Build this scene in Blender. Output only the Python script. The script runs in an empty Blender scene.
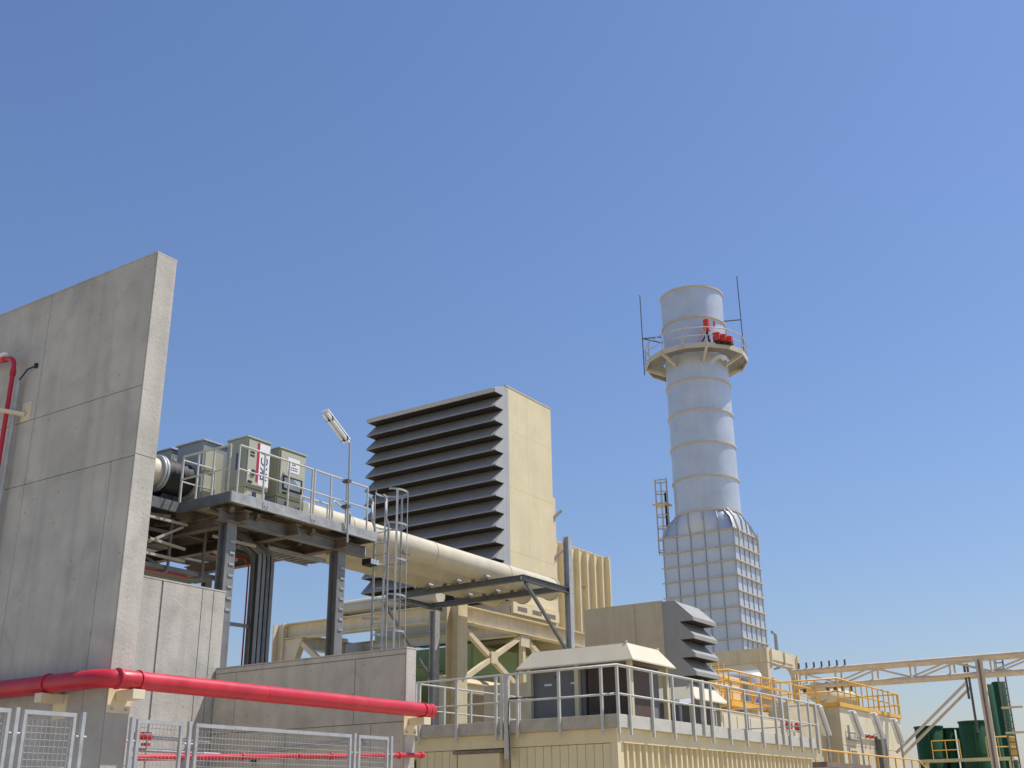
import bpy, math, random
from mathutils import Vector, Matrix, Quaternion
random.seed(7)
sc = bpy.context.scene
C = sc.collection
R = math.radians

# ------------------------------------------------------------------ camera, sky, sun
cam = bpy.data.cameras.new('camera'); cam.sensor_width = 36; cam.lens = 1112.9/1024*36
cam.clip_start = .1; cam.clip_end = 6000
co = bpy.data.objects.new('camera', cam); C.objects.link(co)
rt = Vector((0.554353, -0.832177, -0.013199)); up = Vector((-0.29274, -0.209805, 0.932891)); fw = Vector((0.7791, 0.513287, 0.359917))
m = Matrix((rt, up, -fw)).transposed().to_4x4(); m.translation = (0, 0, 1.6)
co.matrix_world = m
sc.camera = co
SUN = Vector((.78, -.72, 2.0)).normalized()
w = bpy.data.worlds.new('World'); sc.world = w; w.use_nodes = True
nt = w.node_tree
sky = nt.nodes.new('ShaderNodeTexSky'); sky.sky_type = 'NISHITA'; sky.sun_disc = False
sky.sun_elevation = math.asin(SUN.z); sky.sun_rotation = math.atan2(SUN.x, SUN.y)
sky.air_density = 1.5; sky.dust_density = .6; sky.ozone_density = 8.5; sky.altitude = 0
bg = nt.nodes['Background']; bg.inputs['Strength'].default_value = .114
tint = nt.nodes.new('ShaderNodeMixRGB'); tint.blend_type = 'MULTIPLY'; tint.inputs[0].default_value = 1
tint.inputs[2].default_value = (1.01, .938, 1.04, 1)      # camera white balance
nt.links.new(sky.outputs[0], tint.inputs[1]); nt.links.new(tint.outputs[0], bg.inputs['Color'])
sl = bpy.data.lights.new('sun', 'SUN'); sl.energy = 5.0; sl.angle = R(.53); sl.color = (1, .955, .89)
so = bpy.data.objects.new('sun', sl); C.objects.link(so)
so.rotation_mode = 'QUATERNION'; so.rotation_quaternion = SUN.to_track_quat('Z', 'Y'); so.location = (0, 0, 60)
sc.view_settings.view_transform = 'Standard'; sc.view_settings.look = 'None'
sc.view_settings.exposure = 0; sc.view_settings.gamma = 1

# ------------------------------------------------------------------ materials
def mat(name, col, rough=.5, metal=0, var=.12, scale=1.5, bump=0, bscale=30, streak=0, dirt=None, spec=.5):
    """painted or bare surface: base colour with large soft variation, vertical rain streaks, fine bump"""
    mt = bpy.data.materials.new(name); mt.use_nodes = True
    n = mt.node_tree.nodes; l = mt.node_tree.links; b = n['Principled BSDF']
    b.inputs['Roughness'].default_value = rough; b.inputs['Metallic'].default_value = metal
    b.inputs['Specular IOR Level'].default_value = spec
    tc = n.new('ShaderNodeTexCoord')
    ns = n.new('ShaderNodeTexNoise'); ns.inputs['Scale'].default_value = scale; ns.inputs['Detail'].default_value = 6
    ns.inputs['Roughness'].default_value = .65
    l.new(tc.outputs['Object'], ns.inputs['Vector'])
    rp = n.new('ShaderNodeMapRange'); rp.inputs[1].default_value = .3; rp.inputs[2].default_value = .7
    rp.inputs[3].default_value = 1-var; rp.inputs[4].default_value = 1+var*.6
    l.new(ns.outputs['Fac'], rp.inputs[0])
    hs = n.new('ShaderNodeHueSaturation'); hs.inputs['Color'].default_value = (*col, 1)
    l.new(rp.outputs[0], hs.inputs['Value'])
    out = hs.outputs[0]
    if streak:
        mp = n.new('ShaderNodeMapping'); mp.inputs['Scale'].default_value = (3.2, 3.2, .16)
        l.new(tc.outputs['Object'], mp.inputs['Vector'])
        n2 = n.new('ShaderNodeTexNoise'); n2.inputs['Scale'].default_value = 1.6; n2.inputs['Detail'].default_value = 5
        l.new(mp.outputs[0], n2.inputs['Vector'])
        r2 = n.new('ShaderNodeMapRange'); r2.inputs[1].default_value = .48; r2.inputs[2].default_value = .72
        r2.inputs[3].default_value = 0; r2.inputs[4].default_value = streak
        l.new(n2.outputs['Fac'], r2.inputs[0])
        mx = n.new('ShaderNodeMixRGB'); mx.inputs[2].default_value = (*(dirt or tuple(c*.45 for c in col)), 1)
        l.new(r2.outputs[0], mx.inputs[0]); l.new(out, mx.inputs[1]); out = mx.outputs[0]
    l.new(out, b.inputs['Base Color'])
    rr = n.new('ShaderNodeMapRange'); rr.inputs[3].default_value = max(.02, rough-.1); rr.inputs[4].default_value = min(1, rough+.12)
    l.new(ns.outputs['Fac'], rr.inputs[0]); l.new(rr.outputs[0], b.inputs['Roughness'])
    if bump:
        nb = n.new('ShaderNodeTexNoise'); nb.inputs['Scale'].default_value = bscale; nb.inputs['Detail'].default_value = 4
        l.new(tc.outputs['Object'], nb.inputs['Vector'])
        bp = n.new('ShaderNodeBump'); bp.inputs['Strength'].default_value = bump; bp.inputs['Distance'].default_value = .02
        l.new(nb.outputs['Fac'], bp.inputs['Height']); l.new(bp.outputs[0], b.inputs['Normal'])
    return mt

def concrete(name, col):
    mt = mat(name, col, rough=.88, var=.22, scale=.9, bump=.25, bscale=24, streak=.25, spec=.25)
    n = mt.node_tree.nodes; l = mt.node_tree.links; b = n['Principled BSDF']
    src = b.inputs['Base Color'].links[0].from_socket
    tc = [x for x in n if x.type == 'TEX_COORD'][0]
    # cloudy darker patches and small blow holes left by casting
    n3 = n.new('ShaderNodeTexNoise'); n3.inputs['Scale'].default_value = 1.9; n3.inputs['Detail'].default_value = 8; n3.inputs['Distortion'].default_value = .6
    l.new(tc.outputs['Object'], n3.inputs['Vector'])
    r3 = n.new('ShaderNodeMapRange'); r3.inputs[1].default_value = .5; r3.inputs[2].default_value = .75; r3.inputs[4].default_value = .62
    l.new(n3.outputs['Fac'], r3.inputs[0])
    mx = n.new('ShaderNodeMixRGB'); mx.inputs[2].default_value = (*(c*.62 for c in col), 1)
    l.new(r3.outputs[0], mx.inputs[0]); l.new(src, mx.inputs[1])
    vo = n.new('ShaderNodeTexVoronoi'); vo.inputs['Scale'].default_value = 5.5
    l.new(tc.outputs['Object'], vo.inputs['Vector'])
    r4 = n.new('ShaderNodeMapRange'); r4.inputs[1].default_value = .05; r4.inputs[2].default_value = .09; r4.inputs[3].default_value = .7; r4.inputs[4].default_value = 0
    l.new(vo.outputs['Distance'], r4.inputs[0])
    m2 = n.new('ShaderNodeMixRGB'); m2.inputs[2].default_value = (*(c*.4 for c in col), 1)
    l.new(r4.outputs[0], m2.inputs[0]); l.new(mx.outputs[0], m2.inputs[1])
    l.new(m2.outputs[0], b.inputs['Base Color'])
    return mt

M = dict(
    concrete=concrete('concrete', (.54, .51, .45)),
    joint=mat('joint_concrete', (.26, .25, .235), .95),
    cream=mat('cream_paint', (.74, .63, .39), .45, var=.10, scale=.8, streak=.2, dirt=(.50, .41, .24), bump=.15, bscale=1.3),
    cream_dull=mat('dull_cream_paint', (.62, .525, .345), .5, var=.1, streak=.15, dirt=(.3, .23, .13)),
    cream_pale=mat('pale_cream_paint', (.73, .64, .45), .42, var=.06, streak=.08, dirt=(.5, .42, .28)),
    beige_steel=mat('beige_steel_paint', (.68, .57, .43), .5, var=.14, streak=.2, dirt=(.34, .23, .13)),
    cream_steel=mat('cream_steel_paint', (.74, .63, .42), .5, var=.14, streak=.15, dirt=(.36, .22, .09)),
    duct=mat('cream_duct_paint', (.57, .51, .375), .5, var=.12, streak=.2, dirt=(.5, .42, .28)),
    galv=mat('galvanised_steel', (.45, .455, .45), .5, .2, var=.22, scale=6),
    zinc=mat('worn_zinc_steel', (.40, .40, .39), .5, .1, var=.3, scale=5, streak=.2, dirt=(.2, .17, .14)),
    lightgalv=mat('pale_zinc_steel', (.56, .54, .475), .5, .0, var=.15, scale=5),
    browngrey=mat('brown_grey_steel', (.46, .41, .33), .6, .0, var=.2, scale=4),
    galvdark=mat('weathered_galvanised_steel', (.17, .175, .175), .55, .3, var=.3, scale=4),
    greysteel=mat('grey_steel', (.245, .243, .235), .55, .2, var=.25, scale=3, streak=.3, dirt=(.12, .09, .06)),
    darksteel=mat('dark_steel', (.13, .125, .115), .6, .2, var=.3, scale=5),
    rusty=mat('rusty_grey_steel', (.23, .18, .14), .7, .1, var=.35, scale=5),
    alu=mat('aluminium_cladding', (.62, .65, .685), .42, .45, var=.10, scale=.7, bump=.16, bscale=1.1, streak=.12, dirt=(.42, .41, .38)),
    ring=mat('cream_ring_paint', (.59, .52, .41), .5, var=.1),
    rib=mat('grey_rib_steel', (.44, .46, .49), .5, .3),
    louver=mat('grey_louver_paint', (.34, .318, .285), .62, .0, var=.12, scale=2, streak=.15),
    ventgrey=mat('vent_grey_paint', (.34, .33, .30), .5, .0, var=.1, streak=.15),
    louverside=mat('grey_plate_paint', (.42, .43, .42), .45, .0, var=.08, streak=.15),
    black=mat('black_rubber', (.02, .02, .022), .6),
    hood_shade=mat('dark_brown_hood_shade', (.04, .03, .027), .85, var=.2, scale=8),
    blackgap=mat('dark_filter_mesh', (.03, .028, .027), .9),
    red=mat('red_paint', (.56, .022, .042), .38, var=.22, scale=2.5, streak=.16, dirt=(.40, .12, .10), bump=.05, bscale=9),
    redfar=mat('faded_red_paint', (.62, .05, .03), .45),
    cabinet=mat('olive_grey_enamel', (.37, .37, .275), .38, var=.05, scale=2, streak=.08),
    cabinetlight=mat('light_olive_enamel', (.46, .455, .35), .38, var=.05, scale=2),
    breaker=mat('grey_green_enamel', (.27, .30, .28), .4, var=.06),
    white=mat('white_print', (.82, .82, .82), .4, var=.03),
    navy=mat('navy_print', (.03, .055, .16), .4),
    bluehandle=mat('blue_plastic', (.02, .05, .32), .35),
    magenta=mat('crimson_print', (.50, .015, .06), .4),
    warnblack=mat('black_print', (.04, .04, .04), .5),
    yellow=mat('yellow_paint', (.78, .45, .07), .45, var=.15, scale=4),
    green=mat('green_enamel', (.25, .34, .13), .45, var=.12, streak=.15),
    greendark=mat('dark_green_enamel', (.016, .078, .026), .5, var=.15, scale=1.5, spec=.3),
    greypanel=mat('grey_panel_paint', (.20, .195, .185), .6, var=.12),
    brown=mat('brown_coil_panel', (.115, .075, .055), .6, var=.2, scale=6),
    ground=mat('dusty_concrete_ground', (.43, .37, .25), .95, var=.2, scale=.15, bump=.2),
    dust=mat('dusty_earth', (.41, .35, .225), .98, var=.2, scale=.02),
)
gl = mat('window_glass', (.48, .54, .55), .12, 0, spec=.8); M['glass'] = gl
lampglass = mat('lamp_tube_plastic', (.85, .86, .86), .25); M['lampglass'] = lampglass

# ------------------------------------------------------------------ mesh helpers (all coordinates in metres, world)
class MB:
    def __init__(s): s.v = []; s.f = []; s.sm = []
    def add(s, vs, fs, smooth=False):
        o = len(s.v); s.v += [Vector(p) for p in vs]
        s.f += [tuple(i+o for i in f) for f in fs]; s.sm += [smooth]*len(fs)
        return s
    def box(s, x0, x1, y0, y1, z0, z1):
        v = [(x, y, z) for x in (x0, x1) for y in (y0, y1) for z in (z0, z1)]
        return s.add(v, [(0, 1, 3, 2), (4, 6, 7, 5), (0, 4, 5, 1), (2, 3, 7, 6), (0, 2, 6, 4), (1, 5, 7, 3)])
    def bar(s, p, q, wd, ht=None, upv=(0, 0, 1)):
        """rectangular bar between two points, wd across, ht along the up vector"""
        ht = wd if ht is None else ht
        p = Vector(p); q = Vector(q); d = (q-p).normalized(); u = Vector(upv)
        if abs(d.dot(u)) > .98: u = Vector((0, 1, 0)) if abs(d.y) < .9 else Vector((1, 0, 0))
        a = d.cross(u).normalized(); b = a.cross(d)
        v = [e+a*sx*wd/2+b*sz*ht/2 for e in (p, q) for sx, sz in ((-1, -1), (1, -1), (1, 1), (-1, 1))]
        return s.add(v, [(0, 1, 2, 3), (7, 6, 5, 4), (0, 4, 5, 1), (1, 5, 6, 2), (2, 6, 7, 3), (3, 7, 4, 0)])
    def ibar(s, p, q, wd, ht, t=.03, upv=(0, 0, 1)):
        """I section between two points"""
        p = Vector(p); q = Vector(q); d = (q-p).normalized(); u = Vector(upv)
        if abs(d.dot(u)) > .98: u = Vector((0, 1, 0))
        a = d.cross(u).normalized(); b = a.cross(d)
        s.bar(p+b*(ht/2-t/2), q+b*(ht/2-t/2), wd, t, b); s.bar(p-b*(ht/2-t/2), q-b*(ht/2-t/2), wd, t, b)
        return s.bar(p, q, t*.7, ht-2*t-.002, b)
    def tube(s, pts, r, n=10, cap=True):
        pts = [Vector(p) for p in pts]; N = len(pts); rings = []
        d0 = (pts[1]-pts[0]).normalized()
        a = d0.orthogonal().normalized()
        for i, p in enumerate(pts):
            t = (pts[min(i+1, N-1)]-pts[max(i-1, 0)]).normalized()
            a = (a-t*a.dot(t)).normalized(); b = t.cross(a)
            k = 1
            if 0 < i < N-1:
                e = (pts[i]-pts[i-1]).normalized(); k = 1/max(.5, math.sqrt(max(0, (1+e.dot((pts[i+1]-pts[i]).normalized()))/2)))
            rings.append([p+(a*math.cos(6.28319*j/n)+b*math.sin(6.28319*j/n))*r*k for j in range(n)])
        vs = [v for rg in rings for v in rg]
        fs = [(i*n+j, i*n+(j+1) % n, (i+1)*n+(j+1) % n, (i+1)*n+j) for i in range(N-1) for j in range(n)]
        s.add(vs, fs, True)
        if cap: s.add(rings[0], [tuple(range(n-1, -1, -1))]); s.add(rings[-1], [tuple(range(n))])
        return s
    def lathe(s, prof, c, n=40, smooth=True):
        """prof: (radius, z) list, about a vertical axis through c"""
        vs = [(c[0]+r*math.cos(2*math.pi*j/n), c[1]+r*math.sin(2*math.pi*j/n), z) for r, z in prof for j in range(n)]
        fs = [(i*n+j, i*n+(j+1) % n, (i+1)*n+(j+1) % n, (i+1)*n+j) for i in range(len(prof)-1) for j in range(n)]
        return s.add(vs, fs, smooth)
    def prism(s, poly, ax, a0, a1):
        """polygon (2-D) extruded along axis 'x','y' or 'z'"""
        def P(p, a): return {'x': (a, p[0], p[1]), 'y': (p[0], a, p[1]), 'z': (p[0], p[1], a)}[ax]
        n = len(poly)
        vs = [P(p, a0) for p in poly]+[P(p, a1) for p in poly]
        return s.add(vs, [tuple(range(n)), tuple(range(2*n-1, n-1, -1))]+[(i, i+n, (i+1) % n+n, (i+1) % n) for i in range(n)])
    def build(s, name, material, root=None, parent=None, bevel=0, loc=None):
        """one mesh object; root gives the thing's base point, parent the direct parent (root by default)"""
        base = Vector(loc) if loc else (root_loc(root) if root else Vector((0, 0, 0)))
        me = bpy.data.meshes.new(name)
        me.from_pydata([v-base for v in s.v], [], s.f); me.update()
        import bmesh
        bm = bmesh.new(); bm.from_mesh(me); bmesh.ops.recalc_face_normals(bm, faces=bm.faces); bm.to_mesh(me); bm.free()
        me.polygons.foreach_set('use_smooth', s.sm)
        me.materials.append(M[material])
        o = bpy.data.objects.new(name, me); C.objects.link(o)
        if root: o.parent = parent or root
        elif loc: o.location = loc
        if bevel:
            bv = o.modifiers.new('bevel', 'BEVEL'); bv.width = bevel; bv.segments = 1; bv.limit_method = 'ANGLE'
        return o
def root_loc(root): return Vector(root.location)
def tag(o, label, cat, group=None, kind=None):
    o['label'] = label; o['category'] = cat
    if group: o['group'] = group
    if kind: o['kind'] = kind
    return o
def thing(name, label, cat, loc, group=None):
    o = bpy.data.objects.new(name, None); C.objects.link(o); o.location = loc; o.empty_display_size = .2
    return tag(o, label, cat, group)
def B(*a): return MB().box(*a)
def solo(mb, name, material, label, cat, loc, group=None, bevel=0):
    return tag(mb.build(name, material, loc=loc, bevel=bevel), label, cat, group)
def inst(src, loc, root, parent=None, scale=None):
    """a copy that shares mesh data"""
    c = src.copy(); C.objects.link(c); c.parent = parent or root; c.location = Vector(loc)
    if scale: c.scale = scale
    return c
def bezier_bend(p, c, q, n=6):
    p, c, q = Vector(p), Vector(c), Vector(q)
    return [p*(1-t)**2+c*2*t*(1-t)+q*t*t for t in [i/n for i in range(n+1)]]
def text(body, size, root, parent, name, material, origin, xdir, ydir, extr=.004):
    cu = bpy.data.curves.new(name, 'FONT'); cu.body = body; cu.size = size; cu.extrude = extr
    cu.align_x = 'LEFT'; cu.align_y = 'BOTTOM_BASELINE'
    t = bpy.data.objects.new(name, cu); C.objects.link(t)
    bpy.context.view_layer.update()
    me = bpy.data.meshes.new_from_object(t.evaluated_get(bpy.context.evaluated_depsgraph_get()))
    bpy.data.objects.remove(t)
    x = Vector(xdir); y = Vector(ydir); z = x.cross(y)
    mt = Matrix((x, y, z)).transposed().to_4x4(); mt.translation = Vector(origin)-root_loc(root)
    me.transform(mt); me.materials.clear(); me.materials.append(M[material])
    o = bpy.data.objects.new(name, me); C.objects.link(o); o.parent = parent
    return o

def railing(root, pts, h, posts, pm, r=.024, mids=(.5,), post_w=None, below=0, toe=0, closed=False, parent=None, side=(0, 0)):
    """railing on the polyline pts (deck level): handrail, middle rails, posts as separate parts. posts: spacing or list of points"""
    pts = [Vector(p) for p in pts]; path = pts+[pts[0]] if closed else pts
    up = lambda d: [p+Vector((0, 0, d)) for p in path]
    MB().tube(up(h), r, 8).build('handrail', pm, root, parent)
    for f in mids: MB().tube(up(h*f), r*.8, 8).build('middle_rail', pm, root, parent)
    if toe:
        mb = MB()
        for a, b in zip(path, path[1:]): mb.bar(a+Vector((0, 0, toe/2)), b+Vector((0, 0, toe/2)), .012, toe)
        mb.build('toe_board', pm, root, parent)
    if not isinstance(posts, list):
        ps = []
        for a, b in zip(path, path[1:]):
            n = max(1, round((b-a).length/posts))
            ps += [a.lerp(b, i/n) for i in range(n)]
        if not closed: ps.append(path[-1])
    else: ps = [Vector(p) for p in posts]
    first = None
    for p in ps:
        if first is None:
            mb = MB()
            if post_w: mb.box(p.x-post_w/2, p.x+post_w/2, p.y-post_w/2, p.y+post_w/2, p.z-below, p.z+h)
            else: mb.tube([p-Vector((0, 0, below)), p+Vector((0, 0, h))], r*.95, 8)
            first = mb.build('post', pm, root, parent); p0 = p
        else: inst(first, p-p0, root, parent)

# ------------------------------------------------------------------ ground
g = MB().add([(-2500, -2500, 0), (2500, -2500, 0), (2500, 2500, 0), (-2500, 2500, 0)], [(0, 1, 2, 3)]).build('ground', 'dust'); g['kind'] = 'structure'
g = MB().box(-20, 130, -20, 70, -.2, .012).build('yard_paving', 'ground'); g['kind'] = 'structure'

# ------------------------------------------------------------------ concrete fire walls
def wall_panels(root, face, at, cells, gap=.008, t=.014):
    """cast panels standing proud of the wall core; face '-x' or '-y'; cells (u0,u1,z0,z1)"""
    for u0, u1, z0, z1 in cells:
        a, b = u0+gap/2, u1-gap/2; c, d = z0+gap/2, z1-gap/2
        if face == '-x': mb = B(at-t, at, a, b, c, d)
        else: mb = B(a, b, at-t, at, c, d)
        mb.build('concrete_panel', 'concrete', root, bevel=.004)
X1, Y0 = 7.83, 10.38
W1 = thing('fire_wall', 'tall grey cast concrete wall at left, its bright narrow end facing right', 'wall', (8.0, 13, 0))
B(X1, X1+.28, Y0, 17.0, -.1, 8.125).build('wall_core', 'joint', W1)
cap = B(X1-.014, X1+.30, Y0-.014, 17.0, 8.127, 8.15).build('wall_coping', 'concrete', W1)
for z0, z1, ys in ((0, 2.92, [Y0, 10.78, 12.46, 14.4, 17]), (2.92, 5.51, [Y0, 10.78, 12.46, 14.4, 17]), (5.51, 6.38, [Y0, 12.46, 14.4, 17]), (6.38, 8.13, [Y0, 12.46, 14.4, 17])):
    wall_panels(W1, '-x', X1, [(a, b, z0, z1) for a, b in zip(ys, ys[1:])])
wall_panels(W1, '-y', Y0, [(X1-.014, X1+.294, 0, 5.53), (X1-.014, X1+.294, 5.53, 8.13)], gap=.006)
B(X1+.281, X1+.294, Y0, 17, 0, 8.12).build('concrete_panel', 'concrete', W1)

YB = 14.38
W2 = thing('fire_wall', 'pale sunlit concrete rear wall below the cable platform', 'wall', (10.5, YB, 0))
B(8.16, 12.95, YB, YB+.25, -.1, 5.13).build('wall_core', 'joint', W2)
wall_panels(W2, '-y', YB, [(8.16, 10.2, 0, 5.13), (10.2, 11.62, 0, 5.13), (11.645, 12.46, 0, 5.13), (12.46, 12.70, 0, 5.13), (12.70, 12.96, 0, 5.13)], gap=.01)
B(8.16, 12.97, YB-.018, YB+.26, 5.13, 5.155).build('wall_coping', 'concrete', W2)
B(12.951, 12.964, YB, YB+.25, 0, 5.13).build('concrete_panel', 'concrete', W2)

X2 = 12.87
W3 = thing('fire_wall', 'low grey concrete wall with the red main passing in front of its end', 'wall', (12.98, 12, 0))
B(X2, X2+.2, Y0, YB-.02, -.1, 3.86).build('wall_core', 'joint', W3)
wall_panels(W3, '-x', X2, [(Y0, 11.34, 2.84, 3.78), (11.34, 13.85, 2.84, 3.78), (13.85, YB-.035, 2.84, 3.78), (Y0, 11.0, 0, 2.84), (11.0, 12.7, 0, 2.84), (12.7, YB-.035, 0, 2.84), (Y0, YB-.035, 3.78, 3.86)], gap=.01)
wall_panels(W3, '-y', Y0, [(X2-.014, X2+.213, 0, 3.86)], gap=.0)
B(X2-.018, X2+.217, Y0-.018, YB-.035, 3.86, 3.88).build('wall_coping', 'concrete', W3)
B(X2+.201, X2+.213, Y0, YB-.03, 0, 3.86).build('concrete_panel', 'concrete', W3)

# ------------------------------------------------------------------ red fire mains
yp = Y0-.22; zp = 2.985; xc = X1-.22
t = thing('fire_main', 'fat glossy red pipe bending round the tall wall and crossing to the right', 'pipe', (xc, yp, zp))
pth = [(xc+.02, 15.2, zp), (xc+.02, yp+.36, zp)]+bezier_bend((xc+.02, yp+.34, zp), (xc+.02, yp, zp), (xc+.34, yp, zp), 8)+[(13.1, yp, zp)]
MB().tube(pth, .098, 20).build('pipe', 'red', t)
for a, b in (((X1-.075, yp, zp), (X1-.05, yp, zp)), ((X1+.19, yp, zp), (X1+.21, yp, zp)), ((12.97, yp, zp), (12.99, yp, zp))):
    MB().tube([a, b], .112, 20).build('coupling', 'red', t)
for x in (9.9, 11.7): MB().tube([(x, yp, zp), (x+.012, yp, zp)], .1005, 20).build('weld_seam', 'red', t)
MB().tube([(xc+.02, 11.13, zp), (xc+.02, 11.17, zp)], .112, 20).build('coupling', 'red', t)
MB().tube([(13.1, yp, zp), (13.2, yp, zp)], .103, 20).build('end_cap', 'red', t)
def bracket(loc, ax, label, dz=0):
    x, y, z = loc
    r = thing('pipe_bracket', label, 'bracket', loc, 'cream pipe brackets bolted to the concrete')
    if ax == 'y':
        B(x-.15, x+.15, y-.012-.014, y-.014, z-.33, z-.05).build('wall_plate', 'cream_pale', r)
        B(x-.06, x+.10, y-.31, y-.027, z-.2, z-.1).build('arm', 'cream_pale', r, bevel=.004)
        for i in (-.09, .09): MB().tube([(x+i, y-.045, z-.29), (x+i, y-.026, z-.29)], .015, 6).build('bolt', 'galv', r)
    else:
        B(x-.012-.014, x-.014, y-.12, y+.12, z-.36, z-.1).build('wall_plate', 'cream_pale', r)
        B(x-.31, x-.027, y-.06, y+.06, z-.2, z-.1).build('arm', 'cream_pale', r, bevel=.004)
        for i in (-.08, .08): MB().tube([(x-.045, y+i, z-.31), (x-.026, y+i, z-.31)], .015, 6).build('bolt', 'galv', r)
bracket((X1+.14, Y0, zp), 'y', 'cream bracket under the red main on the bright end of the tall wall')
bracket((X1, 11.15, zp), 'x', 'cream bracket under the red main on the shaded face of the tall wall')
bracket((X2+.1, Y0, zp), 'y', 'cream bracket carrying the capped right end of the fat red main')

t = thing('drain_pipe', 'thin red pipe low behind the mesh fence, ending past the low wall', 'pipe', (8, Y0-.12, 2.3))
a, b = Vector((8.16, Y0-.12, 2.205)), Vector((13.08, Y0-.12, 2.385))
MB().tube([a, b], .034, 12).build('pipe', 'red', t)
for f in (.12, .31, .5, .62, .84, .9): MB().tube([a.lerp(b, f), a.lerp(b, f+.009)], .046, 12).build('coupling', 'red', t)
MB().tube([b, b+Vector((.06, 0, .002))], .044, 12).build('end_cap', 'red', t)
t = thing('hydrant_valve', 'small red valve on a grey conduit behind the fence beside the tall wall', 'valve', (8.3, Y0-.1, 2.42))
MB().tube([(8.16, Y0-.1, 2.43), (8.24, Y0-.1, 2.43)], .04, 10).build('inlet', 'red', t)
MB().tube([(8.26, Y0-.1, 2.43), (8.36, Y0-.1, 2.43)], .045, 12).build('valve_body', 'red', t)
MB().tube([(8.31, Y0-.1, 2.36), (8.31, Y0-.1, 2.33)], .05, 10).build('flange', 'red', t)
MB().tube([(8.36, Y0-.1, 2.42), (9.2, Y0-.1, 2.41)], .02, 8).build('conduit', 'galv', t)
MB().tube([(8.16, Y0-.06, 2.29), (9.4, Y0-.06, 2.28)], .022, 8).build('conduit', 'galv', t)
t = thing('cable_conduit', 'thin grey conduit on the low wall seen through the mesh fence', 'conduit', (X2-.05, 12, 2.6))
MB().tube([(X2-.04, 13.3, 2.52), (X2-.04, 11.2, 2.62), (X2-.04, 11.1, 2.55)], .02, 8).build('conduit', 'galv', t)
B(X2-.07, X2-.015, 13.28, 13.36, 2.38, 2.5).build('junction_box', 'black', t)

# riser on the tall wall
t = thing('sprinkler_riser', 'red riser pipe with top elbow on the shaded tall wall', 'pipe', (X1-.2, 12.9, 4))
px = X1-.16
MB().tube([(px, 12.86, 2.9), (px, 12.86, 7.1)]+bezier_bend((px, 12.86, 7.12), (px, 12.86, 7.3), (px, 13.08, 7.3), 6)+[(px, 14.5, 7.3)], .03, 12).build('pipe', 'red', t)
MB().tube([(px, 12.86, 7.02), (px, 12.86, 7.1)], .04, 12).build('coupling', 'red', t)
MB().tube([(px, 13.08, 7.3), (px, 13.16, 7.3)], .04, 12).build('coupling', 'red', t)
t = thing('wall_conduit', 'pale grey steel conduit running up beside the red riser', 'conduit', (X1-.1, 12.7, 4))
MB().tube([(X1-.1, 12.79, 2.6), (X1-.1, 12.79, 6.95)], .03, 10).build('conduit', 'galv', t)
MB().tube([(X1-.1, 12.79, 6.95), (X1-.06, 12.7, 7.1), (X1-.04, 12.58, 7.12)], .010, 8).build('cable', 'black', t)
B(X1-.05, X1-.015, 12.55, 12.585, 7.1, 7.16).build('junction_box', 'black', t)
r = thing('riser_bracket', 'cream bracket holding the red riser against the tall wall', 'bracket', (X1, 12.6, 6.5))
B(X1-.026, X1-.014, 12.55, 12.74, 6.38, 6.64).build('wall_plate', 'cream_pale', r)
MB().bar((X1-.02, 12.66, 6.47), (X1-.30, 12.95, 6.53), .07, .05).build('arm', 'cream_pale', r)
r = thing('batten_light', 'white strip lamp edge above the red elbow at far left', 'lamp', (X1-.2, 13.4, 7.4))
MB().bar((X1-.2, 13.02, 7.35), (X1-.2, 14.2, 7.35), .05, .04).build('lamp_body', 'lampglass', r)
MB().bar((X1-.2, 13.5, 7.35), (X1-.014, 13.5, 7.35), .03, .03).build('lamp_arm', 'galv', r)

# ------------------------------------------------------------------ mesh fence
def fence(label, x0, panels, posts, y, ztop, cat='fence'):
    t = thing('mesh_fence', label, cat, (x0, y, 0), 'galvanised mesh fences between the fire walls')
    for a, b in panels:
        fr = MB()
        z0 = ztop-1.0 if ztop > 2 else .2
        for bot, top in ((ztop-1.0, ztop-.02),):
            fr.bar((a, y, top), (b, y, top), .035, .04); fr.bar((a, y, bot), (b, y, bot), .035, .04)
            fr.bar((a+.017, y, bot+.021), (a+.017, y, top-.021), .034, .035); fr.bar((b-.017, y, bot+.021), (b-.017, y, top-.021), .034, .035)
            o = fr.build('panel_frame', 'galv', t)
            wm = MB()
            n = int((b-a)/.05)
            for i in range(1, n): x = a+(b-a)*i/n; wm.bar((x, y-.004, bot+.02), (x, y-.004, top-.02), .0032)
            k = int((top-bot)/.058)
            for i in range(1, k): z = bot+(top-bot)*i/k; wm.bar((a+.03, y+.004, z), (b-.03, y+.004, z), .006)
            wo = wm.build('wire_mesh', 'galv', t, o); wo['kind'] = 'stuff'
    for x in posts:
        po = B(x-.02, x+.02, y-.02, y+.02, 0, ztop+.015).build('post', 'galv', t)
        for z in (ztop-.22, ztop-.85): MB().tube([(x-.06, y, z), (x+.06, y, z)], .012, 6).build('clamp', 'galv', t, po)
yf = Y0-.42
fence('galvanised mesh fence in front of the shaded tall wall at far left', 6.9, [(5.3, 6.45), (6.59, 7.17)], [5.2, 6.52, 7.255], yf, 2.585)
fence('long galvanised mesh fence between the tall wall and the low wall', 10, [(7.915, 8.52), (8.70, 11.26), (11.40, 12.0)], [7.855, 8.62, 11.33, 12.065], yf, 2.57)

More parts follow.
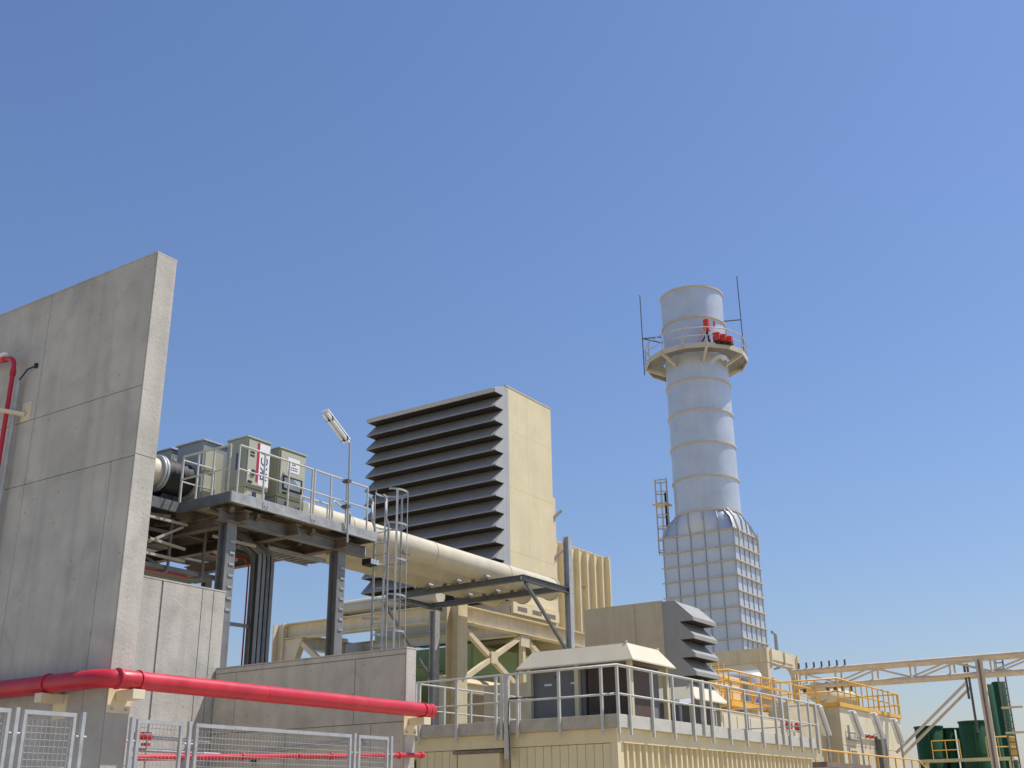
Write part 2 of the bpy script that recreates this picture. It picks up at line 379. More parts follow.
# ------------------------------------------------------------------ high steel platform
PX0, PX1, PY0, PY1, PZ = 16.4, 21.35, 18.25, 24.2, 8.33
P = thing('steel_platform', 'raised grey steel platform on columns carrying the switchgear cabinets', 'platform', (18.8, 21, 0))
B(PX0, PX1, PY0, PY0+.06, PZ-.24, PZ).build('fascia_beam', 'zinc', P, bevel=.004)
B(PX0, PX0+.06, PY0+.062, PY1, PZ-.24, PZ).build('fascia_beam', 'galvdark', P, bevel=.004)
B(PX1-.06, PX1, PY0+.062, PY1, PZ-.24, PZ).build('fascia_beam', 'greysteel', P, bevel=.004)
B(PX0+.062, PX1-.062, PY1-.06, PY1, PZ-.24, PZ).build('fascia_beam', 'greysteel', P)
B(8.6, PX0-.004, 19.95, 20.03, PZ-.24, PZ).build('fascia_beam', 'galvdark', P)
# flange lips and splice plates on the bright front channel
B(PX0-.002, PX1+.002, PY0-.05, PY0-.002, PZ-.25, PZ-.235).build('flange', 'galv', P)
for x in (17.35, 18.9, 20.1):
    o = B(x, x+.16, PY0-.016, PY0-.002, PZ-.2, PZ-.05).build('splice_plate', 'galv', P)
    for dx in (.04, .12): MB().tube([(x+dx, PY0-.03, PZ-.15), (x+dx, PY0-.015, PZ-.15)], .016, 6).build('bolt', 'rusty', P, o)
# deck plates: some bare sheet, some dark grating frames
k = 0
for i in range(5):
    for j in range(5):
        x0 = PX0+.07+i*.968; y0 = PY0+.07+j*1.16
        mt = 'cream_pale' if (i, j) in ((0, 0), (2, 0), (3, 0), (0, 1), (1, 1), (1, 2)) else 'darksteel'
        B(x0, x0+.955, y0, y0+1.145, PZ-.05, PZ-.01).build('deck_plate', mt, P)
for i in range(7):
    for j in range(3): B(9.0+i*1.05, 10.03+i*1.05, 20.04+j*2.05, 22.07+j*2.05, PZ-.05, PZ-.01).build('deck_plate', 'darksteel', P)
for i in range(2): B(16.5+i*1.05, 17.53+i*1.05, 24.22, 26.1, PZ-.05, PZ-.01).build('deck_plate', 'darksteel', P)
for y in (21.2, 22.6, 24.0, 25.4): MB().ibar((8.6, y, PZ-.22), (16.3, y, PZ-.22), .14, .28, .02).build('joist', 'rusty', P)
for x in (10.4, 12.2, 13.9, 15.4): MB().ibar((x, 20.05, PZ-.5), (x, 26.2, PZ-.5), .16, .26, .02).build('main_beam', 'greysteel', P)
MB().ibar((8.6, 26.2, PZ-.35), (18.6, 26.2, PZ-.35), .2, .5, .025).build('main_beam', 'greysteel', P)
MB().ibar((13.0, 26.2, 0), (13.0, 26.2, PZ-.6), .24, .24, .025).build('column', 'greysteel', P)
# joists
for y in (19.0, 20.1, 21.3, 22.5): MB().ibar((PX0+.07, y, PZ-.2), (PX1-.07, y, PZ-.2), .12, .24, .02).build('joist', 'rusty', P)
for x in (17.0, 18.6, 20.3): MB().ibar((x, PY0+.07, PZ-.45), (x, PY1-.07, PZ-.45), .2, .26, .025).build('main_beam', 'rusty', P)
MB().ibar((16.5, 18.72, PZ-.44), (PX1+.1, 18.72, PZ-.44), .18, .27, .02).build('main_beam', 'greysteel', P)
for a, b in (((16.6, 18.4, PZ-.34), (17.4, 19.6, PZ-.34)), ((17.4, 18.4, PZ-.34), (18.3, 19.6, PZ-.34)), ((19.2, 18.4, PZ-.34), (20.1, 19.8, PZ-.34)), ((20.4, 18.4, PZ-.34), (21.2, 19.8, PZ-.34)), ((16.6, 21, PZ-.34), (18.4, 19.4, PZ-.34)), ((13.6, 21.2, PZ-.34), (16.3, 20.1, PZ-.34))):
    MB().bar(a, b, .08, .08).build('wind_brace', 'rusty', P)
for x, y, s in ((16.80, 18.72, .28), (20.42, 18.72, .28)):
    c = MB().ibar((x, y, 0), (x, y, PZ-.6), s, s, .03).build('column', 'greysteel', P)
    B(x-.22, x+.22, y-.22, y+.22, PZ-.6, PZ-.575).build('cap_plate', 'rusty', P, c)
    for k in range(7): B(x-.03, x+.11, y-s/2-.02, y-s/2-.002, PZ-1.0-.25*k-.05, PZ-1.0-.25*k).build('rung_or_sun_patch', 'zinc', P, c)  # pale strips stand in for sun patches falling on the column
for x, y in ((16.8, 23.4), (20.4, 23.4), (14.0, 22.0), (14.0, 20.6), (17.85, 19.9)):
    MB().ibar((x, y, 0), (x, y, PZ-.6), .2, .2, .025).build('column', 'greysteel', P)
# sway bracing below the left bay
for a, b in (((14.0, 20.6, 7.7), (16.8, 20.6, 6.9)), ((14.0, 20.6, 6.9), (16.8, 20.6, 7.7)), ((14, 22, 7.6), (16.8, 22, 7.0)), ((14.0, 20.6, 7.25), (14.0, 22, 7.25)), ((13.6, 20.6, 7.72), (16.8, 20.6, 7.78)), ((16.8, 18.9, 5.9), (17.85, 19.9, 5.9))):
    MB().bar(a, b, .07, .07).build('sway_brace', 'greysteel', P)
for a, b in (((14.6, 19.98, 7.86), (16.7, 19.98, 7.86)), ((14.6, 19.98, 7.45), (16.7, 19.98, 7.30)), ((14.8, 19.98, 7.84), (15.7, 19.98, 7.36)), ((15.7, 20.0, 7.3), (16.6, 20.0, 7.8)), ((14.6, 19.96, 7.05), (16.7, 19.96, 7.02)), ((16.9, 19.3, 7.55), (18.2, 19.3, 7.55)), ((17.0, 19.32, 7.2), (18.2, 19.9, 7.3))):
    MB().bar(a, b, .055, .055).build('tray_bracket', 'browngrey', P)
# railings of the platform
zr = PZ
railing(P, [(PX0+.02, PY0+1.72, zr), (PX0+.02, PY0+.16, zr)], 1.1, .62, 'lightgalv', .026)
railing(P, [(PX0+.16, PY0+.02, zr), (18.92, PY0+.02, zr)], 1.1, .9, 'lightgalv', .026)
railing(P, [(19.0, PY0+.02, zr), (20.16, PY0+.02, zr)], 1.1, .58, 'lightgalv', .026)
railing(P, [(20.18, PY0+.02, zr), (20.95, PY0+.02, zr)], 1.1, .75, 'lightgalv', .026)
railing(P, [(PX0+.02, PY0+1.74, zr), (PX0+1.0, PY0+1.74, zr)], 1.02, .95, 'lightgalv', .024)
MB().tube([(20.02, PY0+.35, zr), (20.02, PY0+.35, zr+.55), (20.1, PY0+.35, zr+.62), (21.3, PY0+.9, zr+.62), (21.3, PY0+.9, zr)], .022, 8).build('guard_hoop', 'lightgalv', P)
MB().tube([(18.95, PY0+.4, zr), (18.95, PY0+.4, zr+.5), (19.9, PY0+.4, zr+.5), (19.9, PY0+.4, zr)], .022, 8).build('guard_hoop', 'lightgalv', P)

# switchgear cabinets (front row)
def cabinet(x0, x1, label, kind):
    y0, y1 = 18.86, 19.55
    t = thing('switch_cabinet', label, 'cabinet', ((x0+x1)/2, y0, PZ), 'olive grey cabinets on the platform')
    B(x0+.0, x1, y0+.03, y1, PZ+.44, 9.95).build('body', 'cabinet', t, bevel=.012)
    B(x0-.02, x1+.02, y0-.01, y1+.02, 9.952, 9.985).build('roof', 'cabinetlight', t, bevel=.006)
    d = B(x0+.04, x1-.03, y0-.002, y0+.028, PZ+.5, 9.9).build('door', 'cabinetlight', t, bevel=.006)
    lb = B(x0+.02, x1-.02, y0+.08, y1-.02, PZ, PZ+.438).build('plinth_box', 'cabinet', t, bevel=.008)
    B(x0+.05, x1-.05, y0+.055, y0+.078, PZ+.04, PZ+.40).build('plinth_door', 'cabinetlight', t, bevel=.004)
    B(x0+.30, x0+.42, y0+.045, y0+.056, PZ+.06, PZ+.36).build('vent_slot', 'warnblack', t)
    for hx in (x0+.13, x0+.58):
        MB().tube([(hx, y0+.056, PZ+.2), (hx, y0-.02, PZ+.2), (hx+.1, y0-.03, PZ+.2)], .022, 8).build('lever', 'black', t)
        B(hx+.10, hx+.18, y0-.05, y0-.012, PZ+.16, PZ+.26).build('handle', 'bluehandle', t)
    for z in (PZ+.7, 9.7): B(x1-.05, x1-.028, y0-.012, y0-.003, z, z+.08).build('hinge', 'galv', t)
    if kind == 'sign':
        B(x0+.32, x0+.39, y0-.008, y0-.0022, 8.93, 9.88).build('red_stripe', 'magenta', t)
        pl = B(x0+.395, x1-.035, y0-.008, y0-.0022, 8.86, 9.88).build('sign_plate', 'white', t)
        text('FKG1', .315, t, pl, 'lettering', 'navy', (x1-.10, y0-.009, 8.99), (0, 0, 1), (-1, 0, 0))
        for z in (9.66, 9.58, 9.5): B(x0+.1, x0+.24, y0-.006, y0-.0022, z, z+.05).build('nameplate', 'warnblack' if z < 9.6 else 'rusty', t)
        MB().tube([(x0+.22, y0-.03, 9.12), (x0+.22, y0-.002, 9.12)], .075, 16).build('gauge', 'warnblack', t)
        B(x0+.06, x0+.15, y0-.006, y0-.0022, 9.06, 9.17).build('gauge_label', 'white', t)
        B(x0+.08, x0+.2, y0-.03, y0-.003, 8.86, 8.91).build('door_handle', 'black', t)
        B(x0-.012, x0-.002, y0+.2, y0+.34, 9.2, 9.6).build('side_label', 'navy', t)
    else:
        pl = B(x0+.27, x0+.68, y0-.008, y0-.0022, 9.42, 9.78).build('warning_plate', 'white', t)
        cx, cz = x0+.475, 9.655
        tri = [(cx+.075*math.sin(k*2.0944), cz+.075*math.cos(k*2.0944)-.01) for k in range(3)]
        sm = [(cx+.04*math.sin(k*2.0944), cz+.04*math.cos(k*2.0944)-.01) for k in range(3)]
        mb = MB()
        for k in range(3): mb.add([(tri[k][0], y0-.011, tri[k][1]), (tri[(k+1) % 3][0], y0-.011, tri[(k+1) % 3][1]), (sm[(k+1) % 3][0], y0-.011, sm[(k+1) % 3][1]), (sm[k][0], y0-.011, sm[k][1])], [(0, 1, 2, 3)])
        mb.build('warning_triangle', 'warnblack', t, pl)
        for i, z in enumerate((9.53, 9.475)):
            for j in range(5): B(x0+.33+j*.06, x0+.372+j*.06, y0-.010, y0-.009, z, z+.028).build('print_mark', 'warnblack', t, pl)
        fr = B(x0+.13, x1-.12, y0-.02, y0-.003, 8.94, 9.30).build('window_frame', 'black', t, bevel=.015)
        B(x0+.17, x1-.2, y0-.026, y0-.021, 8.99, 9.25).build('pane', 'glass', t, fr)
        B(x0+.14, x0+.27, y0-.03, y0-.003, 8.84, 8.88).build('door_handle', 'black', t)
cabinet(17.32, 18.08, 'olive cabinet with white FKG1 sign and red stripe', 'sign')
cabinet(18.38, 19.30, 'olive cabinet with triangle warning plate and dark rounded window', 'window')

# breaker housings with flexible connectors, three phases
DY = (20.5, 21.65, 22.8); DZ = 9.05; DR = .37
for i, y in enumerate(DY):
    nm = ('nearest the railing', 'middle of the three', 'farthest from the railing')[i]
    t = thing('breaker_housing', 'grey green breaker housing box on the platform, '+nm, 'housing', (18, y, PZ), 'breaker housings in a row')
    B(17.02, 19.2, y-.46, y+.46, PZ, 10.0).build('body', 'breaker', t, bevel=.01)
    B(16.98, 19.24, y-.5, y+.5, 10.002, 10.04).build('roof', 'galv', t, bevel=.006)
    B(17.1, 17.65, y-.475, y-.462, PZ+.1, 9.8).build('door', 'cabinetlight', t)
    t = thing('flexible_connector', 'black rubber bellows between cream duct and breaker housing, '+nm, 'bellows', (16.4, y, DZ), 'black bellows beside the breaker housings')
    prof = []
    for k in range(13): prof.append((DR+(.03 if k % 2 else -.02), k*.07))
    vs = [(16.12+a, y+r*math.cos(2*math.pi*j/28), DZ+r*math.sin(2*math.pi*j/28)) for r, a in prof for j in range(28)]
    MB().add(vs, [(k*28+j, k*28+(j+1) % 28, (k+1)*28+(j+1) % 28, (k+1)*28+j) for k in range(12) for j in range(28)], True).build('bellows', 'black', t)
    for x in (16.02, 16.10): MB().tube([(x, y, DZ), (x+.05, y, DZ)], DR+.06, 28).build('clamp_ring', 'galv', t)
    MB().tube([(16.97, y, DZ), (17.015, y, DZ)], DR+.06, 28).build('clamp_ring', 'galv', t)
    t = thing('bus_duct', 'short cream round duct behind the tall wall, '+nm, 'duct', (14, y, DZ), 'cream ducts left of the breaker housings')
    MB().tube([(9.5, y, DZ), (16.02, y, DZ)], DR-.03, 28).build('duct_shell', 'duct', t)
    B(15.55, 15.8, y-.3, y+.3, PZ, DZ-.42+.1).build('saddle', 'greysteel', t)
    MB().tube([(15.62, y, DZ-.34), (15.62, y-.0, PZ+.02)], .1, 10).build('pedestal', 'galv', t)
    t = thing('bus_duct', 'long cream round duct sloping away right from the platform, '+nm, 'duct', (26, y, DZ), 'long cream bus ducts')
    MB().tube([(19.26, y, DZ), (33.4, y, DZ-.11)], DR, 36).build('duct_shell', 'duct', t)
    for x in (22.6, 26.4, 30.4): q = DZ-.11*(x-19.26)/14.14; MB().tube([(x, y, q), (x+.035, y, q)], DR+.012, 36).build('joint_band', 'duct', t)
    MB().tube([(33.35, y, DZ-.11), (33.42, y, DZ-.11)], DR+.03, 36).build('end_flange', 'duct', t)
    if i == 0:
        B(19.55, 19.8, y-.62, y-.36, 8.9, 9.25).build('vent_box', 'duct', t); B(19.6, 19.76, y-.63, y-.622, 8.98, 9.18).build('vent_grille', 'navy', t)
        B(20.35, 20.55, y-.58, y-.36, 8.85, 9.2).build('vent_box', 'cabinetlight', t)
        B(24.6, 24.95, y-.46, y-.36, 8.62, 8.7).build('nameplate', 'rusty', t)

# cable tray rack below the platform
t = thing('cable_tray_rack', 'dark rack of cable trays and red pipes under the platform', 'cable tray', (15, 21, 6.6))
for z, y0, x1 in ((6.86, 20.2, 17.9), (6.97, 20.95, 18.2), (7.08, 21.7, 18.3), (7.2, 22.45, 18.4), (7.35, 23.2, 18.4), (7.5, 24.0, 18.4), (7.6, 24.8, 18.4)):
    tr = MB(); tr.bar((9.2, y0, z), (x1, y0, z), .02, .1); tr.bar((9.2, y0+.72, z), (x1, y0+.72, z), .02, .1); tr.build('tray_rail', 'greysteel', t)
    B(9.2, x1, y0+.02, y0+.70, z-.05, z-.02).build('tray_floor', 'darksteel', t)
    B(9.2, x1, y0+.06, y0+.62, z-.018, z+.03).build('cable_layer', 'black', t)
for y, z in ((20.3, 6.77), (22.2, 7.02)): MB().tube([(9.2, y, z), (17.1, y, z)], .024, 8).build('red_pipe', 'red', t)
for x in (14.6, 15.5, 16.4, 17.4): MB().bar((x, 20.15, 6.77), (x, 25.4, 7.5), .06, .06).build('cross_bar', 'greysteel', t); MB().bar((x, 20.14, 6.8), (x, 20.14, PZ-.35), .05).build('hanger', 'greysteel', t)
for a, b in (((14.7, 21.4, 6.8), (15.4, 21.4, 7.9)), ((15.6, 22.2, 6.8), (16.4, 22.2, 7.9))): MB().bar(a, b, .05).build('hanger', 'rusty', t)
t = thing('cable_tray_rack', 'grey ladder tray hanging under the right of the platform', 'cable tray', (20, 20, 7.6))
for y in (19.7, 20.3): MB().bar((19.0, y, 7.72), (21.0, y, 7.72), .03, .1).build('tray_rail', 'galv', t)
for k in range(9): MB().bar((19.1+k*.22, 19.72, 7.7), (19.1+k*.22, 20.28, 7.7), .03, .03).build('rung_or_sun_patch', 'galv', t)
B(19.0, 21.1, 19.75, 20.25, 7.735, 7.80).build('cable_layer', 'rusty', t)
for x in (19.3, 20.7): MB().bar((x, 20.0, 7.8), (x, 20.0, PZ-.32), .04).build('hanger', 'galv', t)
MB().bar((19.3, 19.9, 7.45), (19.3, 19.9, 7.7), .1, .1).build('junction_box', 'galv', t)
# vertical cable trays
t = thing('cable_riser', 'bundle of four dark vertical cable trays bent at the top', 'cable tray', (18.7, 19.7, 0))
for k, (x, mt) in enumerate(((18.50, 'greysteel'), (18.70, 'greysteel'), (18.90, 'galvdark'), (19.10, 'greysteel'))):
    y = 19.55+.06*k
    path = [(x-.75, y+.3, 8.0), (x-.02, y, 7.45+.03*k), (x, y, 7.3), (x, y, 0)]
    mb = MB()
    for a, b in zip(path, path[1:]):
        for dy in (-.12, .12): mb.bar((a[0], a[1]+dy, a[2]), (b[0], b[1]+dy, b[2]), .1, .02, (0, 1, 0))
        mb.bar(a, b, .02, .24, (0, 1, 0))
    mb.build('tray', mt, t)
    MB().tube([(p[0]-.04, p[1]-.06, p[2]) for p in path], .035, 8).build('cable', 'black', t)
MB().tube([(17.6, 20.1, 7.35), (18.45, 19.9, 7.38), (18.6, 19.9, 7.2), (18.6, 19.9, 0)], .02, 8).build('red_pipe', 'red', t)
MB().bar((17.85, 19.7, 5.75), (18.6, 19.6, 5.75), .06, .08).build('cross_bar', 'greysteel', t)

# lamp on the railing
t = thing('railing_lamp', 'twin tube lamp on a bent pole clamped to the platform railing', 'lamp', (20.12, 18.17, 7.9))
MB().tube([(20.14, 18.17, 7.85), (20.1, 18.17, 10.22)]+bezier_bend((20.1, 18.17, 10.24), (20.09, 18.17, 10.38), (20.02, 18.17, 10.46), 5)+[(19.4, 18.17, 10.86)], .028, 10).build('pole', 'galv', t)
dv = Vector((-.84, 0, .54)).normalized()
for k, dy in ((0, -.065), (1, .065)):
    a = Vector((19.97, 18.17+dy, 10.37))
    MB().tube([a, a+dv*1.0], .038, 12).build('lamp_tube', 'lampglass', t)
MB().bar(Vector((20.0, 18.17, 10.45)), Vector((20.0, 18.17, 10.45))+dv*1.02, .2, .03).build('lamp_body', 'white', t)
for f in (.1, .78):
    c = Vector((19.97, 18.17, 10.385))+dv*f; MB().bar(c-Vector((0, .11, 0)), c+Vector((0, .11, 0)), .04, .1).build('end_bracket', 'black', t)
for z in (8.75, 9.4): MB().bar((20.1, 18.13, z), (20.1, 18.32, z), .13, .07).build('clamp', 'darksteel', t)

# caged ladder
t = thing('caged_ladder', 'grey steel ladder with round safety cage at the platform end', 'ladder', (22.0, 18.35, 0))
cx, cy, cr = 22.0, 18.35, .42
lx = cx-.36
for y in (cy-.23, cy+.23):
    MB().tube([(lx+.0, y, 0), (lx, y, 8.55), (lx-.1, y+.02, 8.75), (lx-.1, y+.02, 9.2)]+bezier_bend((lx-.1, y+.02, 9.2), (lx-.1, y+.02, 9.32), (lx-.24, y+.02, 9.32), 4), .031, 8).build('stile', 'zinc', t)
rg = MB().tube([(lx, cy-.23, .3), (lx, cy+.23, .3)], .014, 6).build('rung_or_sun_patch', 'galv', t)
for k in range(1, 29): inst(rg, (0, 0, k*.29), t)
hoops = (9.55, 8.65, 7.72, 6.8, 5.9, 5.0, 4.1, 3.2)
for z in hoops:
    pts = [(cx+cr*math.cos(a), cy+cr*math.sin(a), z) for a in [R(-150+300*i/18) for i in range(19)]]
    mb = MB()
    for a, b in zip([(lx, cy-.23, z)]+pts, pts+[(lx, cy+.23, z)]): mb.bar(a, b, .008, .05)
    mb.build('cage_hoop', 'galv', t)
for k in range(5):
    a = R(-120+60*k); MB().bar((cx+(cr+.012)*math.cos(a), cy+(cr+.012)*math.sin(a), 3.2), (cx+(cr+.012)*math.cos(a), cy+(cr+.012)*math.sin(a), 9.57), .06, .01, (math.cos(a), math.sin(a), 0)).build('cage_strap', 'galv', t)
for z in (8.2, 6.2): MB().bar((lx, cy, z), (PX1-.02, cy+.3, z), .05).build('wall_bracket', 'galv', t)
t = thing('floodlight', 'small dark floodlight hanging below the platform end by the ladder', 'lamp', (21.6, 18.5, 7.6))
B(21.35, 21.7, 18.45, 18.75, 7.55, 7.72).build('lamp_body', 'black', t, bevel=.02)
B(21.37, 21.68, 18.44, 18.448, 7.57, 7.70).build('pane', 'glass', t)
MB().bar((21.3, 18.6, 7.72), (21.3, 18.6, PZ-.3), .04).build('lamp_arm', 'galv', t)

# ------------------------------------------------------------------ grey frame carrying the ducts
t = thing('duct_trestle', 'grey steel trestle on posts carrying the long cream ducts', 'trestle', (30.5, 21.5, 0))
FX0, FX1, FY0, FY1, FZ = 29.1, 31.95, 18.95, 24.15, 8.47
for x in (FX0, FX1-.6): MB().ibar((x, FY0, FZ), (x, FY1, FZ), .16, .18, .02).build('beam', 'galvdark', t)
for y in (FY0-.1, FY1+.1): MB().ibar((FX0-.1, y, FZ), (FX1+.1, y, FZ), .16, .18, .02).build('beam', 'galvdark', t)
MB().ibar((FX1-.1, FY0-.1, 0), (FX1-.1, FY0-.1, 10.3), .2, .22, .025).build('post', 'galv', t)
MB().ibar((FX1-.33, FY1+.1, 0), (FX1-.33, FY1+.1, FZ-.13), .26, .26, .025).build('post', 'galv', t)
MB().bar((FX0+.1, FY0-.1, FZ-.12), (FX1-.2, FY0-.1, 6.4), .09, .09).build('knee_brace', 'galvdark', t)
MB().bar((FX0-.4, FY1+.1, FZ-.12), (FX1-.5, FY1+.1, 6.0), .09, .09).build('knee_brace', 'galvdark', t)
for x in (FX0, FX1-.6):
    for y in DY:
        for dy in (-.28, .28):
            s = MB().tube([(x-.11, y+dy, FZ+.2), (x+.11, y+dy, FZ+.2)], .055, 10).build('support_saddle', 'galv', t)
            B(x-.05, x+.05, y+dy-.05, y+dy+.05, FZ+.092, FZ+.15).build('saddle_foot', 'rusty', t, s)

# ------------------------------------------------------------------ cream support frame of the filter house
t = thing('filter_support', 'cream steel frame with cross bracing under the louvred filter house', 'frame', (32.3, 23.8, 0))
MB().ibar((32.25, 23.75, 0), (32.25, 23.75, 8.62), .55, .55, .045).build('column', 'cream_steel', t)
MB().ibar((32.25, 32.3, 0), (32.25, 32.3, 8.72), .55, .55, .045).build('column', 'cream_steel', t)
MB().ibar((41.9, 23.75, 0), (41.9, 23.75, 8.0), .5, .5, .045).build('column', 'cream_steel', t)
MB().ibar((41.9, 33.0, 0), (41.9, 33.0, 8.0), .5, .5, .045).build('column', 'cream_steel', t)
MB().ibar((32.53, 23.75, 8.3), (42.3, 23.75, 8.3), .4, .6, .04).build('girder', 'cream_steel', t)
MB().ibar((32.25, 24.04, 8.34), (32.25, 32.01, 8.40), .4, .6, .04).build('girder', 'cream_steel', t)
MB().ibar((32.55, 33.0, 8.3), (42.3, 33.0, 8.3), .4, .55, .04).build('girder', 'cream_steel', t)
MB().ibar((41.9, 24.0, 8.3), (41.9, 32.7, 8.3), .4, .55, .04).build('girder', 'cream_steel', t)
MB().ibar((36.6, 24.0, 8.25), (36.6, 32.7, 8.25), .3, .45, .03).build('girder', 'cream_steel', t)
MB().ibar((32.6, 23.75, 5.75), (42.0, 23.75, 5.75), .3, .35, .03).build('girder', 'cream_steel', t)
for a, b in (((32.5, 23.75, 7.9), (36.3, 23.75, 5.95)), ((32.5, 23.72, 5.98), (36.3, 23.72, 7.9)), ((36.7, 23.75, 7.9), (40.5, 23.75, 5.95))):
    MB().bar(a, b, .17, .17, (0, 1, 0)).build('cross_brace', 'cream_steel', t)
B(34.2, 34.62, 23.6, 23.64, 6.73, 7.15).build('gusset_plate', 'cream_steel', t); B(36.2, 36.8, 23.6, 23.64, 7.55, 7.98).build('gusset_plate', 'cream_steel', t)
MB().bar((36.5, 23.75, 5.93), (36.5, 23.75, 7.95), .18).build('strut', 'cream_steel', t)
for a, b in (((32.25, 31.2, 7.9), (32.25, 29.0, 6.2)),): MB().bar(a, b, .2, .2).build('knee_brace', 'cream_steel', t)
MB().prism([(32.02, 8.08), (31.1, 8.08), (31.6, 6.9), (32.02, 6.0)], 'x', 32.1, 32.4).build('gusset_plate', 'cream_steel', t)
t = thing('lube_pipe', 'thick cream pipe lying along the far cream girder behind the ladder', 'pipe', (32.6, 28, 8.9))
MB().tube([(32.4, 24.6, 9.05), (32.4, 29.3, 9.05)], .29, 20).build('pipe', 'duct', t)
for y in (26, 29): B(32.2, 32.6, y, y+.15, 8.61, 8.78).build('saddle', 'greysteel', t)

# ------------------------------------------------------------------ louvred filter house
def hood_set(t, ax, u_wall, u_val, u_tip, v0, v1, ztip, pitch, n, lipmat, lip=.05, top=None, side='louverside'):
    """weather hoods: sloping plate + lip; ax 'x' hoods point to -x, 'y' to -y"""
    first = None; ui = u_val+(u_tip-u_val)*lip/pitch
    for k in range(n):
        zt = ztip-k*pitch
        poly = [(u_val, zt+pitch-.02), (u_tip, zt), (u_tip, zt-lip), (u_tip+.03, zt-lip), (u_tip+.03, zt-.02), (u_val, zt+pitch-.06)]
        if first is None:
            mb = MB()
            if ax == 'x': mb.prism(poly, 'y', v0, v1)
            else: mb.prism(poly, 'x', v0, v1)
            first = mb.build('louver', lipmat, t)
            mb = MB(); q = [(ui, zt-lip+.01), (u_tip+.032, zt-lip+.01), (u_tip+.032, zt-lip+.02), (ui, zt-lip+.02)]
            if ax == 'x': mb.prism(q, 'y', v0+.002, v1-.002)
            else: mb.prism(q, 'x', v0+.002, v1-.002)
            under = mb.build('hood_shade_panel', 'hood_shade', t)  # dark sheet painting the shade inside the open hood
        else: inst(first, (0, 0, -k*pitch), t); inst(under, (0, 0, -k*pitch), t)
    # end plates with saw-tooth outline
    pts = [(u_wall, ztip+pitch+.0), (u_val, ztip+pitch)]
    if top: pts = [(u_wall, top), (u_val, top), (u_tip+.01, ztip+pitch+.1), (u_tip+.01, ztip+pitch-lip), (ui, ztip+pitch-lip)]; inst(under, (0, 0, pitch), t)
    for k in range(n): zt = ztip-k*pitch; pts += [(u_tip+.01, zt+.0), (u_tip+.01, zt-lip), (ui, zt-lip)]
    pts += [(u_wall, ztip-(n-1)*pitch-lip)]
    for a, b in ((v0-.04, v0-.003), (v1+.003, v1+.04)):
        mb = MB()
        if ax == 'x': mb.prism(pts, 'y', a, b)
        else: mb.prism(pts, 'x', a, b)
        mb.build('end_plate', side, t)
FXA, FXB, FYA, FYB, FZA, FZB = 37.16, 40.56, 24.68, 31.72, 9.55, 18.66
t = thing('filter_house', 'tall cream air intake block with rows of dark grey louvres', 'filter house', (38.9, 28.2, 9))
B(FXA+.03, FXB, FYA+.03, FYB-.03, FZA, FZB).build('inner_casing', 'cream', t)
rows = [9.55, 11.55, 14.25, 16.75, 18.66]; cols = [FXA+.0, 38.62, FXB+.03]
for z0, z1 in zip(rows, rows[1:]):
    for x0, x1 in zip(cols, cols[1:]):
        B(x0+.003, x1-.003, FYA, FYA+.029, z0+.003, z1-.003).build('wall_panel', 'cream', t)
B(FXA-.2, FXB+.04, FYA-.02, FYB+.02, FZB+.001, FZB+.05).build('roof', 'cream_dull', t)
MB().prism([(FXA-.21, 18.66), (36.14, 18.36), (36.14, 18.17), (36.18, 18.17), (36.18, 18.30), (FXA-.21, 18.58)], 'y', FYA+.04, FYB-.04).build('roof_hood', 'lightgalv', t)
B(FXA-.22, FXA+.028, FYA+.04, FYB-.04, FZA, FZB-.01).build('filter_screen', 'blackgap', t)
B(FXA-.23, FXA+.0, FYA-.004, FYA+.036, FZA, FZB-.01).build('corner_plate', 'louverside', t)
hood_set(t, 'x', FXA-.18, FXA-.34, 36.14, FYA+.04, FYB-.04, 17.575, .645, 12, 'louver', top=18.6)
B(FXA, FXB+.1, FYA-.12, FYA-.002, 9.05, 9.5).build('base_beam', 'cream', t)
for k in range(3): B(FXA+.3+k*1.1, FXA+1.0+k*1.1, FYA-.126, FYA-.121, 9.16, 9.34).build('slot', 'rusty', t)
B(FXA, FXB, FYA+.05, FYB, 8.62, 9.54).build('base_frame', 'cream_dull', t)
B(FXB+.032, FXB+.4, FYA+.1, FYA+.4, 9.4, 14.6).build('side_rib', 'cream', t)
for z in (10.2, 11.8, 13.6): MB().bar((FXB+.03, FYA+.05, z), (FXB+.8, FYA+.05, z+.5), .1).build('cable_clip', 'rusty', t)

# ribbed transition duct
t = thing('intake_duct', 'cream ribbed steel duct box right of the filter house', 'duct', (44, 28, 9))
B(41.6, 46.9, 25.7, 31.0, 8.62, 13.05).build('duct_wall', 'cream_pale', t)
for k in range(8):
    x = 41.9+k*.72; B(x, x+.1, 25.46, 25.698, 8.65, 13.0).build('stiffener', 'cream', t)
B(46.91, 47.0, 25.48, 31, 8.62, 13.12).build('corner_flange', 'cream', t)
B(41.3, 46.9, 25.68, 31.0, 13.051, 13.11).build('roof', 'cream_dull', t)
MB().tube([(41.25, 25.3, 8.6), (41.25, 25.3, 13.2)], .1, 8).build('corner_pipe', 'cream_steel', t)
for z, x in ((11.2, 43.0), (11.3, 44.5), (10.6, 42.2)): MB().bar((x, 25.62, z), (x+.35, 25.62, z+.02), .03).build('cable_clip', 'rusty', t)

